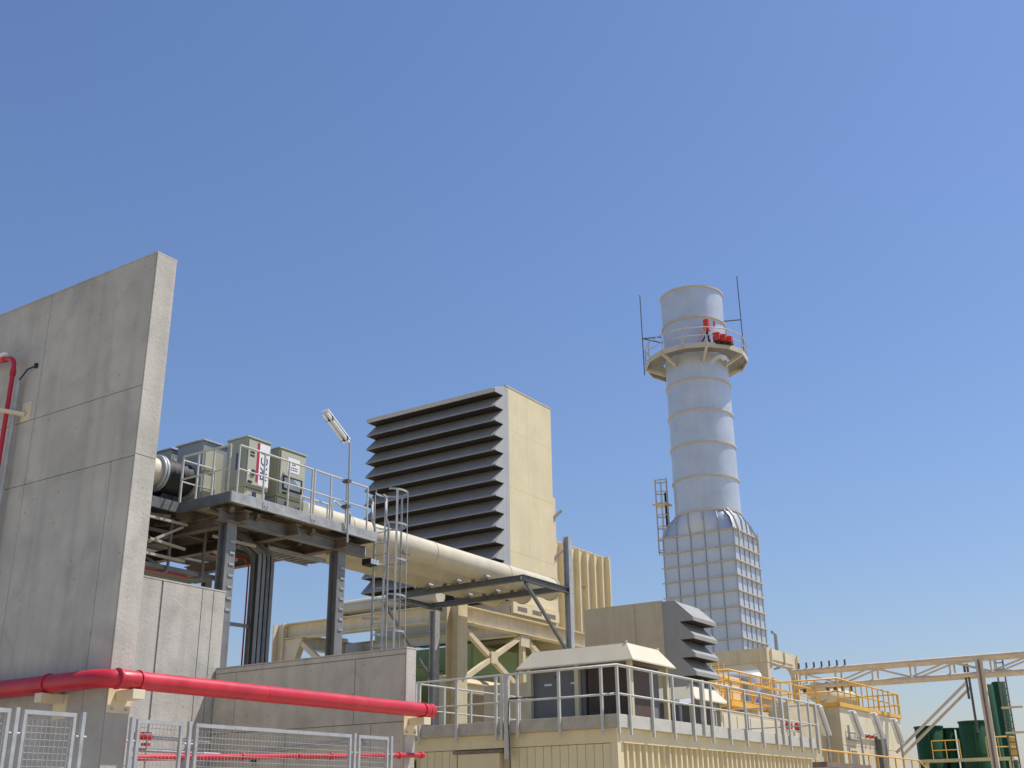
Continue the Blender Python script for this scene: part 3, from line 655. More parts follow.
# generator and lower enclosures seen below the filter house
t = thing('generator_enclosure', 'green generator enclosure in the shade behind the cross bracing', 'enclosure', (40, 29, 0))
B(36.35, 46, 26.05, 32, 0, 7.85).build('shell', 'green', t)
for x0, x1 in ((36.4, 39.55), (39.6, 42.6), (42.65, 45.9)): B(x0, x1, 26.0, 26.048, 5.2, 7.8).build('wall_panel', 'green', t, bevel=.008)
t = thing('oil_tank', 'pale green tank box between low wall and cream column', 'tank', (33, 27, 0))
B(33.9, 35.9, 27.0, 30.6, 0, 6.85).build('shell', 'green', t, bevel=.02)
B(33.86, 35.94, 26.96, 30.64, 6.852, 6.92).build('lid', 'green', t)
t = thing('turbine_base', 'beige casing with rounded shoulder behind the module railing', 'casing', (38, 24.8, 0))
MB().prism([(24.7, 0), (24.7, 5.6)]+[(25.5-.8*math.cos(a), 5.6+.8*math.sin(a)) for a in [R(15*i) for i in range(1, 7)]]+[(25.95, 6.4), (25.95, 0)], 'x', 33.5, 46).build('shell', 'cream_dull', t)
MB().lathe([(1.1, 0), (1.1, 5.3), (.95, 5.8), (.6, 6.1), (0, 6.25)], (37.2, 23.0), 24).build('drum', 'cream_dull', t)
B(39, 41, 22.4, 22.6, 5.4, 5.7).build('ledge', 'cream', t)
t = thing('air_duct_elbow', 'dull beige duct block in the shade under the filter house', 'duct', (39, 32, 5))
B(37.6, 41, 30.0, 34.5, 5.5, 8.0).build('shell', 'cream_dull', t, bevel=.03)
MB().lathe([(.5, 0), (.5, 8.9), (.0, 8.95)], (37.5, 34.2), 18).build('pipe', 'cream_dull', t)
MB().lathe([(.4, 0), (.4, 8.3), (.0, 8.35)], (36, 31.8), 18).build('pipe', 'cream_dull', t)

# ------------------------------------------------------------------ vent house with three hoods
t = thing('vent_house', 'beige box with dark grey sloping vent hoods beside the chimney', 'vent', (40, 20, 4.5))
VX0, VX1 = 38.3, 40.45
B(VX0+.02, VX1, 18.62, 22.0, 0, 8.98).build('casing', 'cream_dull', t)
for y0, y1 in ((18.6, 19.76), (19.78, 22.0)): B(VX0, VX0+.019, y0+.005, y1-.005, 4.5, 8.99).build('wall_panel', 'cream_dull', t)
B(VX0-.01, VX1+.01, 18.58, 22.02, 8.991, 9.03).build('roof', 'cream_dull', t)
B(VX0+.04, VX1-.04, 18.1, 18.6, 4.0, 8.9).build('vent_screen', 'blackgap', t)
hood_set(t, 'y', 18.6, 18.08, 17.38, VX0+.04, VX1-.04, 8.32, .66, 6, 'ventgrey', .14, side='ventgrey')

# ------------------------------------------------------------------ control module with roof deck
KX0, KX1, KY0, KY1 = 19.36, 30.4, 10.5, 15.4
t = thing('control_module', 'cream corrugated module with flat railed roof in front of the plant', 'building', (25, 13, 0))
B(KX0+.15, KX1-.1, KY0+.15, KY1, 0, 2.9).build('inner_shell', 'cream_dull', t)
mb = MB(); p = .262; n = int((KX1-KX0-.5)/p); prof = []
for k in range(n):
    x = KX0+.35+k*p
    prof += [(x, KY0+.14), (x+.06, KY0+.14), (x+.095, KY0+.04), (x+.165, KY0+.04), (x+.20, KY0+.14)]
prof.append((KX0+.35+n*p, KY0+.14))
vs = [(x, y, z) for x, y in prof for z in (0, 2.82)]
mb.add(vs, [(2*i, 2*i+2, 2*i+3, 2*i+1) for i in range(len(prof)-1)]); mb.build('corrugated_wall', 'cream', t)
B(KX0-.01, KX0+.12, KY0-.01, KY0+.13, 0, 2.82).build('corner_post', 'cream', t)
B(KX0+.14, KX0+.33, KY0+.05, KY0+.149, 0, 2.82).build('corner_panel', 'cream', t)
B(KX0+.1, KX1, KY0-.01, KY0+.148, 2.822, 3.08).build('head_beam', 'cream', t)
B(KX0-.012, KX0+.098, KY0+.0, KY1, 2.822, 3.08).build('head_beam', 'cream', t)
ys = [KY0+.14+i*.19 for i in range(27)]
for a, b in zip(ys, ys[1:]):
    if b > KY1-.05: break
    if b > 13.1 and a < 14.25: continue
    B(KX0+.02, KX0+.149, a+.004, b-.004, 0, 2.815).build('wall_panel', 'cream', t, bevel=.008)
d = B(KX0+.0, KX0+.149, 13.18, 14.22, 0, 2.74).build('door', 'cream', t, bevel=.01)
MB().tube([(KX0-.05, 13.3, 1.05), (KX0-.05, 13.42, 1.05)], .015, 6).build('handle', 'galv', t, d)
B(KX0-.03, KX0+.149, 13.08, 14.32, 2.742, 2.80).build('door_hood', 'rusty', t)
# roof deck with channel edge
B(KX0-.02, KX1+.02, KY0-.05, KY1, 3.082, 3.10).build('roof_sheet', 'cream_dull', t)
B(KX0-.06, KX1+.04, KY0-.10, KY0-.052, 3.09, 3.33).build('edge_channel', 'lightgalv', t, bevel=.004)
B(KX0-.11, KX0-.062, KY0-.10, KY1, 3.09, 3.33).build('edge_channel', 'browngrey', t, bevel=.004)  # same edge as the front; browner colour paints its shaded side
B(KX0-.06, KX1, KY0-.05, KY1, 3.24, 3.27).build('roof_deck', 'greysteel', t)
rx, ry = KX0-.14, KY0-.13
yl = [ry, 10.72, 11.67, 12.64, 13.16, 14.14, 15.12]
xl = [rx+.48, 20.65, 21.6, 22.55, 23.5, 24.45, 25.4, 26.4, 27.3, 28.2, 29.0, 29.7, 30.25]
railing(t, [(rx, 12.98, 3.16), (rx, ry, 3.16), (30.35, ry, 3.16)], 1.06, [(rx, y, 3.16) for y in yl[:4]]+[(x, ry, 3.16) for x in xl], 'lightgalv', .022, (.5,), .05, .2)
railing(t, [(rx, 15.25, 3.16), (rx, 13.04, 3.16)], 1.06, [(rx, y, 3.16) for y in yl[4:]+[13.02]], 'lightgalv', .02, (.5,), .05, .2)
railing(t, [(rx+.1, 15.3, 3.16), (KX1, 15.3, 3.16)], 1.06, 1.05, 'lightgalv', .02, (.5,), .05, .1)
railing(t, [(30.35, ry+.05, 3.16), (30.35, 15.2, 3.16)], 1.06, 1.0, 'lightgalv', .02, (.5,), .05, .1)
B(rx-.03, rx+.05, 12.85, 12.95, 2.6, 4.24).build('gate_post', 'lightgalv', t)
for x in (23.1, 27.8): B(x-.05, x+.05, ry-.02, ry+.06, 3.1, 4.26).build('gate_post', 'lightgalv', t)
MB().tube([(rx+.05, 12.2, 3.75), (rx-.06, 12.8, 3.74), (rx-.06, 12.83, 3.3), (rx-.06, 12.8, 2.9), (rx-.04, 12.78, 0)], .012, 6).build('cable', 'black', t)

# canopy over the units on the module roof
def canopy(x0, x1, y0, y1, ze, zt, ins, posts, label, zf=3.27):
    t = thing('roof_canopy', label, 'canopy', ((x0+x1)/2, (y0+y1)/2, zf), 'cream hipped canopies on the module roof')
    e = [(x0, y0), (x1, y0), (x1, y1), (x0, y1)]; k = [(x0+ins, y0+ins), (x1-ins, y0+ins), (x1-ins, y1-ins), (x0+ins, y1-ins)]
    names = 0
    for i in range(4):
        a, b, c, d = e[i], e[(i+1) % 4], k[(i+1) % 4], k[i]
        th = .03
        MB().add([(a[0], a[1], ze), (b[0], b[1], ze), (c[0], c[1], zt), (d[0], d[1], zt), (a[0], a[1], ze-th), (b[0], b[1], ze-th), (c[0], c[1], zt-th), (d[0], d[1], zt-th)],
                 [(0, 1, 2, 3), (7, 6, 5, 4), (0, 4, 5, 1), (2, 6, 7, 3), (1, 5, 6, 2), (0, 3, 7, 4)]).build('sloping_skirt', 'cream_pale', t)
    MB().prism(k, 'z', zt-.04, zt+.004).build('roof_plate', 'cream_pale', t)
    for i in k: MB().tube([(i[0]+.02, i[1]+.02, zt), (i[0]+.02, i[1]+.02, zt+.05)], .03, 8).build('lifting_eye', 'cream_pale', t)
    for x, y in posts: B(x-.05, x+.05, y-.05, y+.05, zf, ze+.02).build('post', 'cream', t)
    return t
canopy(20.98, 23.0, 10.93, 13.82, 4.56, 4.93, .27, [(21.2, 11.13), (21.2, 12.4), (21.2, 13.6), (22.86, 11.13), (22.86, 13.6)], 'large cream hipped canopy on posts over the module roof corner')
canopy(24.75, 26.7, 11.3, 12.75, 4.06, 4.36, .24, [(24.95, 11.5), (26.5, 11.5), (24.95, 12.6), (26.5, 12.6)], 'small low cream canopy farther along the module roof')
t = thing('cooling_unit', 'grey panelled cooling unit under left half of the large canopy', 'cooling unit', (21.5, 13, 3.27))
B(21.3, 22.7, 12.26, 13.6, 3.33, 4.52).build('casing', 'greypanel', t)
for y0, y1 in ((12.27, 12.92), (12.94, 13.59)): 
    o = B(21.28, 21.298, y0, y1, 3.36, 4.5).build('wall_panel', 'greypanel', t, bevel=.006)
    B(21.274, 21.279, y0+.15, y0+.34, 4.18, 4.22).build('label_plate', 'white', t, o)
B(21.274, 21.279, 12.9, 13.02, 4.33, 4.39).build('blue_plate', 'bluehandle', t)
B(21.273, 21.279, 12.95, 13.05, 3.42, 3.5).build('label_plate', 'white', t)
t = thing('cooling_unit', 'brown finned cooling unit under right half of the large canopy', 'cooling unit', (21.8, 11.8, 3.27))
B(21.32, 22.75, 11.25, 12.2, 3.33, 4.52).build('casing', 'brown', t)
mb = MB()
for k in range(24): mb.box(21.308, 21.3195, 11.27+k*.038, 11.29+k*.038, 3.36, 4.5)
o = mb.build('coil_fins', 'brown', t)
for x0, x1 in ((21.36, 22.3), (22.34, 22.72)): B(x0, x1, 11.232, 11.248, 3.36, 4.5).build('wall_panel', 'brown' if x1 < 22.5 else 'greypanel', t, bevel=.006)
for x in (21.35, 21.75, 22.3): B(x, x+.14, 11.16, 11.23, 3.275, 3.34).build('valve_box', 'cream_pale', t)
t = thing('cooling_unit', 'dark grey unit under the small low canopy', 'cooling unit', (25.7, 12, 3.27))
B(25.05, 26.4, 11.6, 12.5, 3.3, 4.0).build('casing', 'greypanel', t, bevel=.01)
B(25.1, 26.35, 11.58, 11.598, 3.34, 3.96).build('wall_panel', 'brown', t)
t = thing('roof_floodlight', 'white floodlight between the two canopies on the module roof', 'lamp', (24.1, 11.4, 3.27))
MB().tube([(24.1, 11.4, 3.27), (24.1, 11.4, 3.85)], .03, 8).build('pole', 'galv', t)
MB().bar((23.9, 11.4, 3.9), (24.4, 11.3, 3.97), .2, .1).build('lamp_body', 'white', t)
t = thing('alarm_beacon', 'pair of red beacons on a bar seen through the module railing', 'beacon', (44.8, 16.3, 0))
for x in (44.3, 45.3): MB().lathe([(0, 4.55), (.12, 4.56), (.16, 4.7), (.12, 4.84), (0, 4.87)], (x, 16.3), 14).build('beacon_dome', 'redfar', t)
MB().bar((43.9, 16.3, 4.5), (45.7, 16.3, 4.5), .06).build('bar', 'galv', t)
MB().bar((44.8, 16.3, 0), (44.8, 16.3, 4.46), .06).build('post', 'galv', t)
# pale panels standing on the far half of the module roof
t = thing('duct_casing', 'row of pale panels behind the module railing below the yellow walkway', 'casing', (32, 16.5, 0))
B(26, 46.0, 16.6, 18.2, 0, 4.9).build('shell', 'cream_dull', t)
for k in range(16): B(26.02+k*1.25, 27.2+k*1.25, 16.56, 16.598, 2.5, 4.8).build('wall_panel', 'cream_pale', t, bevel=.01)

# ------------------------------------------------------------------ chimney
AX, AY = 67.12, 28.82; SR = 2.15
t = thing('chimney', 'tall silver exhaust stack with cream rings and ribbed square base', 'chimney', (AX, AY, 0))
zr = [35.62, 33.28, 31.0, 28.75, 26.55, 24.28, 21.98, 19.68]
for z1, z0 in zip(zr, zr[1:]): MB().lathe([(SR, z0+.05), (SR, z1-.05)], (AX, AY), 72).build('shell_section', 'alu', t)
MB().lathe([(SR-.1, 19.7), (SR-.1, 35.6)], (AX, AY), 48).build('inner_liner', 'rusty', t)
for z in zr: MB().lathe([(SR-.1, z-.055), (SR+.085, z-.055), (SR+.085, z+.055), (SR-.1, z+.055)], (AX, AY), 72, False).build('flange_ring', 'ring', t)
hx, hy = 1.97, 2.45; zt = 18.25
# square-to-round transition
N = 64; lo = []; hi = []
for j in range(N):
    a = 2*math.pi*j/N; c, s = math.cos(a), math.sin(a); k = 1/max(abs(c)/hx, abs(s)/hy)
    lo.append((AX+c*k, AY+s*k, zt)); hi.append((AX+c*SR, AY+s*SR, 19.64))
mid = [tuple((p*.5+q*.5) for p, q in zip(a, b)) for a, b in zip(lo, hi)]
mid = [(AX+(x-AX)*1.04, AY+(y-AY)*1.04, z+.1) for x, y, z in mid]
MB().add(lo+mid+hi, [(r*N+j, r*N+(j+1) % N, (r+1)*N+(j+1) % N, (r+1)*N+j) for r in (0, 1) for j in range(N)], True).build('transition', 'alu', t)
for k in range(6):
    f = k/5
    for (bx, by) in ((AX-hx, AY-hy+2*hy*f), (AX-hx+2*hx*f, AY-hy)):
        a = math.atan2(by-AY, bx-AX)
        p = Vector((bx, by, zt)); q = Vector((AX+SR*math.cos(a), AY+SR*math.sin(a), 19.64)); md = (p+q)/2; md = Vector((AX+(md.x-AX)*1.05, AY+(md.y-AY)*1.05, md.z+.1))
        mb = MB(); mb.bar(p, md, .07, .12); mb.bar(md, q, .07, .12); mb.build('transition_rib', 'rib', t)
zrow = [18.22, 17.17, 16.22, 15.27, 14.3, 13.32, 12.33, 11.38]
B(AX-hx+.05, AX+hx-.05, AY-hy+.05, AY+hy-.05, 9.9, zt).build('base_core', 'rib', t)
for z1, z0 in zip(zrow, zrow[1:]+[10.5]):
    for k in range(5):
        u0 = -hy+k*2*hy/5; u1 = u0+2*hy/5; q0 = -hx+k*2*hx/5; q1 = q0+2*hx/5
        B(AX-hx, AX-hx+.049, AY+u0+.03, AY+u1-.03, z0+.03, z1-.03).build('cladding_panel', 'alu', t)
        B(AX+q0+.03, AX+q1-.03, AY-hy, AY-hy+.049, z0+.03, z1-.03).build('cladding_panel', 'alu', t)
for z in zrow:
    mb = MB(); mb.box(AX-hx-.16, AX+hx+.16, AY-hy-.16, AY-hy-.002, z-.03, z+.03); mb.box(AX-hx-.16, AX-hx-.002, AY-hy+.0, AY+hy+.16, z-.03, z+.03); mb.build('stiffener_ring', 'ring', t)
for k in range(6):
    u = -hy+k*2*hy/5; q = -hx+k*2*hx/5
    for z1, z0 in zip(zrow, zrow[1:]+[10.5]):
        B(AX-hx-.07, AX-hx-.003, AY+u-.025, AY+u+.025, z0+.035, z1-.035).build('stiffener', 'rib', t)
        B(AX+q-.025, AX+q+.025, AY-hy-.05, AY-hy-.003, z0+.035, z1-.035).build('stiffener', 'rib', t)
# drain pipe on the shoulder
MB().tube([(AX-hx+.5, AY-hy+.5, 19.7), (AX-hx+.2, AY-hy-.05, 19.0), (AX-hx+.35, AY-hy-.22, 18.2), (AX-hx+.35, AY-hy-.22, 17.4)], .07, 8).build('drain_tube', 'ring', t)
MB().tube([(AX+hx-.5, AY-hy-.25, 18.5), (AX+hx-.5, AY-hy-.25, 17.2)], .07, 8).build('drain_tube', 'ring', t)
MB().tube([(AX+hx+.1, AY-hy-.3, 9.9), (AX+hx+.1, AY-hy-.6, 9.9), (AX+hx+.1, AY-hy-.6, 12.0), (AX+hx-.5, AY-hy-.6, 12.1)], .09, 8).build('vent_tube', 'rib', t)
# ring platform
ZP = 30.72
NP = 14; PR = 3.5
po = [(AX+PR*math.cos(R(10+360/NP*k)), AY+PR*math.sin(R(10+360/NP*k))) for k in range(NP)]
pi_ = [(AX+2.3*math.cos(R(10+360/NP*k)), AY+2.3*math.sin(R(10+360/NP*k))) for k in range(NP)]
for k in range(NP):
    a, b, c, d = po[k], po[(k+1) % NP], pi_[(k+1) % NP], pi_[k]
    MB().prism([a, b, c, d], 'z', ZP-.06, ZP).build('deck_plate', 'greysteel', t)
    MB().bar((*a, ZP-.08), (*b, ZP-.08), .06, .34).build('edge_beam', 'ring', t)
    if k % 2 == 0: MB().bar((*a, ZP-.2), (AX+(a[0]-AX)*.62, AY+(a[1]-AY)*.62, ZP-.75), .14, .2).build('bracket', 'ring', t)
railing(t, [(x, y, ZP+.05) for x, y in po], 1.15, 1.5, 'ring', .035, (.5,), closed=True)
# service ladder on the left flank
lx, ly = AX-.95, AY+2.55
dvx = Vector((-.35, .94, 0)).normalized(); base = Vector((AX, AY, 0))+dvx*2.62; sd = Vector((dvx.y, -dvx.x, 0))
for s in (-.25, .25): MB().tube([base+sd*s+Vector((0, 0, 12)), base+sd*s+Vector((0, 0, 22.6))], .035, 6).build('ladder_stile', 'ring', t)
for k in range(36): MB().bar(base-sd*.25+Vector((0, 0, 12.2+k*.29)), base+sd*.25+Vector((0, 0, 12.2+k*.29)), .03).build('ladder_rung', 'ring', t)
for z in (22.4, 21.6, 20.8, 20.0, 19.2, 18.4, 17.6):
    c = base+dvx*.38
    pts = [c+(dvx*math.cos(a)+sd*math.sin(a))*.42+Vector((0, 0, z)) for a in [R(-140+280*i/10) for i in range(11)]]
    mb = MB()
    for a, b in zip(pts, pts[1:]): mb.bar(a, b, .02, .07)
    mb.build('ladder_hoop', 'ring', t)
for ang in (-90, -30, 30, 90):
    a = R(ang); q = base+dvx*.38+(dvx*math.cos(a)+sd*math.sin(a))*.43
    MB().bar(q+Vector((0, 0, 17.4)), q+Vector((0, 0, 22.5)), .04).build('ladder_strap', 'ring', t)
MB().tube([base+sd*.1+dvx*.12+Vector((0, 0, 12)), base+sd*.1+dvx*.12+Vector((0, 0, 21.6))], .08, 6).build('cable', 'black', t)
B(base.x-.5, base.x+.5, base.y-.1, base.y+.9, 20.72, 20.82).build('ladder_landing', 'cream_steel', t)
# lightning rods and their stays
vr = Vector((-.3914, .9202, 0))    # sideways as seen from the yard
for i, (lat, z0, z1, zs) in enumerate(((3.62, 30.1, 36.3, 32.9), (-3.32, 31.0, 37.1, 33.7))):
    p = Vector((AX, AY, 0))+vr*lat
    MB().tube([p+Vector((0, 0, z0)), p+Vector((0, 0, z1))], .035, 6).build('lightning_rod', 'darksteel', t)
    e = Vector((AX, AY, 0))+vr*(lat*.62)
    for off in (Vector((0, 0, 0)), Vector((.5, .2, 0)) if i == 0 else Vector((-.5, -.2, .0))):
        MB().tube([p+Vector((0, 0, zs)), e+off+Vector((0, 0, zs-(.0 if off.length == 0 else .25)))], .04, 6).build('rod_stay', 'darksteel', t)
# sampling gear on the ring platform
bx, by = AX-2.3, AY-1.95
t = thing('winch_stand', 'red box on dark splayed legs standing on the chimney platform', 'equipment', (bx, by, ZP))
B(bx-.18, bx+.18, by-.18, by+.18, ZP+1.1, ZP+1.95).build('red_box', 'redfar', t, bevel=.04)
for dx, dy in ((-.35, .4), (-.3, -.3), (.35, 0)): MB().tube([(bx, by, ZP+1.05), (bx+dx, by+dy, ZP)], .05, 6).build('leg', 'black', t)
MB().bar((bx+.1, by-.5, ZP+1.35), (bx+.1, by-.52, ZP+1.75), .1).build('signal_horn', 'redfar', t)
MB().bar((bx+.1, by-.5, ZP+1.3), (bx, by-.2, ZP+1.1), .08).build('bracket', 'white', t)
for k, (dx, dy, s) in enumerate(((.2, -.62, .30), (.42, -.98, .25), (.66, -1.3, .22))):
    lb = ('orange red case nearest the tripod on the chimney platform', 'middle orange red case on the chimney platform', 'rightmost orange red case on the chimney platform')[k]
    r = thing('equipment_case', lb, 'case', (bx+dx, by+dy, ZP), 'orange red cases on the chimney platform')
    B(bx+dx-s, bx+dx+s, by+dy-s*.8, by+dy+s*.8, ZP+.26-.06*k, ZP+.85-.12*k).build('case_body', 'redfar', r, bevel=.05)
    B(bx+dx-s*.9, bx+dx+s*.9, by+dy-s*.7, by+dy+s*.7, ZP, ZP+.25-.06*k).build('case_base', 'black', r)

# chimney support frame
t = thing('exhaust_trestle', 'cream arched trestle with haunches under the chimney base', 'trestle', (64, 26, 0))
EX0, EX1, EY0, EY1, EZ = 59.9, 64.5, 23.05, 27.6, 9.95
for x, y in ((EX0, EY0), (EX1, EY0), (EX0, EY1), (EX1, EY1)): B(x-.2, x+.2, y-.2, y+.2, 0, EZ-.79).build('column', 'cream_steel', t)
B(EX0-.22, EX1+.22, EY0-.22, EY0+.22, EZ-.78, EZ).build('girder', 'cream_steel', t)
B(EX0-.22, EX0+.22, EY0+.23, EY1+.2, EZ-.78, EZ-.01).build('girder', 'cream_steel', t)
B(EX0+.4, EX1-.9, EY0-.26, EY0-.222, EZ-.6, EZ-.2).build('girder_panel', 'cream_pale', t)
for k in range(3): B(EX0+.25+k*2.0, EX0+.35+k*2.0, EY0-.34, EY0-.262, EZ-.76, EZ-.02).build('stiffener', 'cream_steel', t)
for a, dr in ((EX1, -1), (EX0, 1)):
    pl = [(a+dr*.21, EZ-.785), (a+dr*1.3, EZ-.785)]+[(a+dr*(1.3-1.09*math.sin(R(15*i))), EZ-.785-1.1*(1-math.cos(R(15*i)))) for i in range(1, 7)]
    MB().prism(pl, 'y', EY0-.12, EY0+.12).build('haunch', 'cream_steel', t)
pl = [(EY0+.21, EZ-.785), (EY0+1.1, EZ-.785)]+[(EY0+1.1-.89*math.sin(R(15*i)), EZ-.785-.9*(1-math.cos(R(15*i)))) for i in range(1, 7)]
MB().prism(pl, 'x', EX0-.12, EX0+.12).build('haunch', 'cream_steel', t)
t = thing('exhaust_casing', 'grey diffuser casing inside the cream frame below the chimney', 'casing', (63, 27, 0))
B(61.2, 66, 24.8, 31, 0, 8.75).build('shell', 'rib', t)
MB().lathe([(1.5, 0), (1.5, 8.6), (1.2, 8.9), (0, 8.95)], (62.5, 25.2), 28).build('drum', 'rib', t)
t = thing('pump_cabinet', 'cream cabinet left of the yellow stair below the chimney', 'cabinet', (52, 23, 0))
B(50.5, 53.6, 22.0, 24.5, 0, 7.7).build('shell', 'cream', t, bevel=.02)
B(50.6, 53.5, 21.96, 21.998, 5.3, 7.2).build('wall_panel', 'cream', t)

# ------------------------------------------------------------------ yellow walkways
t = thing('yellow_walkway', 'yellow railed walkway below the chimney frame, left one', 'walkway', (58, 20.5, 0))
wz = 6.1
B(48.4, 60, 20.4, 22.0, wz-.15, wz).build('deck', 'yellow', t)
for x0 in (48.4, 52.3, 56.2): B(x0, x0+3.8, 20.36, 20.398, wz-.12, wz+.1).build('toe_board', 'yellow', t)
railing(t, [(48.5, 22.0, wz), (48.5, 20.45, wz), (60, 20.45, wz)], 1.45, 1.3, 'yellow', .034, (.35, .68))
railing(t, [(48.5, 21.95, wz), (60, 21.95, wz)], 1.45, 1.3, 'yellow', .034, (.35, .68))
for x in (49.0, 54, 59.5): B(x-.08, x+.08, 20.5, 20.66, 0, wz-.16).build('column', 'yellow', t)
t = thing('stair_tower', 'yellow steel ladder cage beside the walkway left of the chimney frame', 'ladder', (49.3, 21.5, 0))
for dx in (-.9, -.3):
    for dy in (0, .6): MB().bar((50.0+dx, 21.2+dy, 4.0), (50.0+dx, 21.2+dy, 8.0), .07).build('stile', 'yellow', t)
for k in range(12): MB().bar((49.1, 21.2, 4.2+k*.3), (49.7, 21.2, 4.2+k*.3), .05).build('rung_or_sun_patch', 'yellow', t)

# cream turbine hall block with yellow railed roof
t = thing('auxiliary_building', 'low cream panelled building with yellow railed roof at right', 'building', (58, 20, 0))
HX0, HX1, HY0, HY1, HZ = 52.6, 62.6, 16.9, 21.0, 6.0
B(HX0+.04, HX1, HY0+.04, HY1, 0, HZ).build('core', 'cream_dull', t)
for k in range(5):
    x0 = HX0+k*2.0
    for z0, z1 in ((0, 3.0), (3.02, 4.3), (4.32, HZ)): B(x0+.01, x0+1.99, HY0, HY0+.039, z0, z1).build('wall_panel', 'cream_pale', t, bevel=.01)
B(HX0, HX0+.039, HY0, HY1, 0, HZ).build('wall_panel', 'cream_dull', t)
for x0, z0, z1, w_ in ((53.4, 3.0, 4.2, 1.1), (58.0, 3.1, 4.4, 1.0)):
    f = B(x0, x0+w_, HY0-.05, HY0-.002, z0, z1).build('window', 'cream_steel', t); B(x0+.1, x0+w_-.1, HY0-.056, HY0-.051, z0+.1, z1-.1).build('pane', 'greypanel', t, f)
MB().tube([(53.2, HY0-.12, 4.9), (58.5, HY0-.12, 4.9)], .05, 6).build('conduit', 'galv', t)
MB().tube([(53.3, HY0-.12, 5.2), (53.3, HY0-.12, 4.6), (54.6, HY0-.12, 4.6), (54.6, HY0-.12, 5.1)], .05, 6).build('conduit', 'galv', t)
B(57.6, 58.5, HY0-.3, HY0-.002, 0, 5.0).build('cable_duct', 'galvdark', t)
B(HX0-.05, HX1+.05, HY0-.1, HY0-.003, HZ+.002, HZ+.19).build('edge_beam', 'yellow', t)
B(HX0-.1, HX0-.0, HY0-.0, HY1, HZ+.002, HZ+.19).build('edge_beam', 'yellow', t)
B(HX0, HX1, HY0, HY1, HZ+.002, HZ+.04).build('roof', 'cream_dull', t)
railing(t, [(HX0, HY1, HZ+.1), (HX0, HY0-.04, HZ+.1), (HX1, HY0-.04, HZ+.1)], 1.15, .95, 'yellow', .034, (.5,))
railing(t, [(HX1-.05, HY0, HZ+.1), (HX1-.05, HY1, HZ+.1)], 1.15, 1.0, 'yellow', .045, (.5,))
B(46.5, HX0-.02, 18.4, HY1, 0, 5.5).build('lean_to', 'cream', t); B(47.8, HX0-.1, 17.6, 18.398, 0, 5.9).build('lean_to', 'cream_dull', t)
t = thing('silencer_drum', 'horizontal cream cylinder behind the yellow railing under the pipe bridge', 'tank', (63, 20.4, 6.5))
MB().tube([(60.0, 20.4, 7.42), (65.8, 20.4, 7.42)], .46, 28).build('shell', 'duct', t)
for x in (59.97, 65.73): MB().tube([(x, 20.4, 7.42), (x+.1, 20.4, 7.42)], .53, 28).build('flange', 'cream', t)
for x, z0 in ((60.6, HZ+.04), (64.6, 0)): B(x, x+.3, 20.1, 20.7, z0, 7.02).build('saddle', 'cream_steel', t)
# floodlights on leaning poles in front of the building
fl = [(47.6, 16.2, 5.65, 4.45), (51.2, 15.9, 5.6, 4.55), (54.4, 15.9, 5.7, 4.6), (57.6, 15.9, 5.62, 4.5)]
lbs = ('tilted white strip light left of the cream building corner', 'tilted white strip light by the cream corner with conduits', 'tilted white strip light above the grey vertical duct', 'tilted white strip light at the right end of the cream building')
for (x, y, z1, z0), lb in zip(fl, lbs):
    t = thing('pole_light', lb, 'lamp', (x, y, 0), 'strip lights on poles before the cream building')
    MB().tube([(x+.95, y, 0), (x+.95, y, z0-.1), (x+.8, y, z0+.1), (x, y, z1)], .05, 8).build('pole', 'galv', t)
    for dy in (-.11, .11): MB().tube([(x+.78, y-.05+dy, z0+.06), (x-.05, y-.05+dy, z1-.02)], .07, 10).build('lamp_tube', 'lampglass', t)
    MB().bar((x+.8, y, z0+.12), (x-.05, y, z1+.06), .3, .05).build('lamp_body', 'white', t)
t = thing('hose_reel', 'pair of small red fittings on the cream building wall', 'hydrant', (55.5, 16.6, 4.7))
for x in (56.2, 56.9): MB().tube([(x, HY0-.02, 4.85), (x, HY0-.2, 4.85)], .09, 10).build('fitting', 'redfar', t)
# lower yellow handrail in front
t = thing('yellow_handrail', 'low yellow handrail along the bottom edge before the cream building', 'railing', (50, 13.9, 0))
wz = 2.55
B(41, 56, 14.5, 15.5, wz-.25, wz).build('deck', 'galvdark', t)
railing(t, [(40.5, 14.5, wz), (56, 14.5, wz), (58.5, 14.5, wz-.7)], 1.1, 1.3, 'yellow', .034, (.5,))
for x in (41, 48.5, 55.8): B(x-.1, x+.1, 14.9, 15.1, 0, wz-.26).build('column', 'galvdark', t)
t = thing('cable_cover', 'dark maroon duct lid at the bottom edge right of the module', 'duct', (35, 11, 0))
B(33.0, 37.0, 11.2, 13.0, 0, 2.72).build('shell', 'cream_dull', t); B(32.9, 37.1, 11.1, 13.1, 2.722, 2.86).build('lid', 'rusty', t)

# ------------------------------------------------------------------ pipe bridge
t = thing('pipe_bridge', 'cream lattice pipe bridge crossing the sky to the right edge', 'pipe bridge', (60, 12, 0))
by0, by1 = -3.0, 21.6; zt_, zb_ = 8.56, 7.74
for x in (60.0, 61.0):
    MB().tube([(x, by0, zt_), (x, by1, zt_)], .125, 12).build('chord_pipe', 'beige_steel', t)
    MB().tube([(x, by0, zb_), (x, by1, zb_)], .12, 12).build('chord_pipe', 'beige_steel', t)
    nodes = [by1-.4-k*1.95 for k in range(13)]
    for k, y in enumerate(nodes):
        MB().bar((x, y, zb_+.1), (x, y, zt_-.1), .09).build('web_post', 'beige_steel', t)
        if k+1 < len(nodes):
            a, b = ((zt_-.12, zb_+.12) if k % 2 == 0 else (zb_+.12, zt_-.12))
            MB().bar((x, y-.08, a), (x, nodes[k+1]+.08, b), .08).build('web_diagonal', 'beige_steel', t)
for y in nodes: MB().bar((60.15, y, zb_), (60.85, y, zb_), .07).build('cross_bar', 'beige_steel', t)
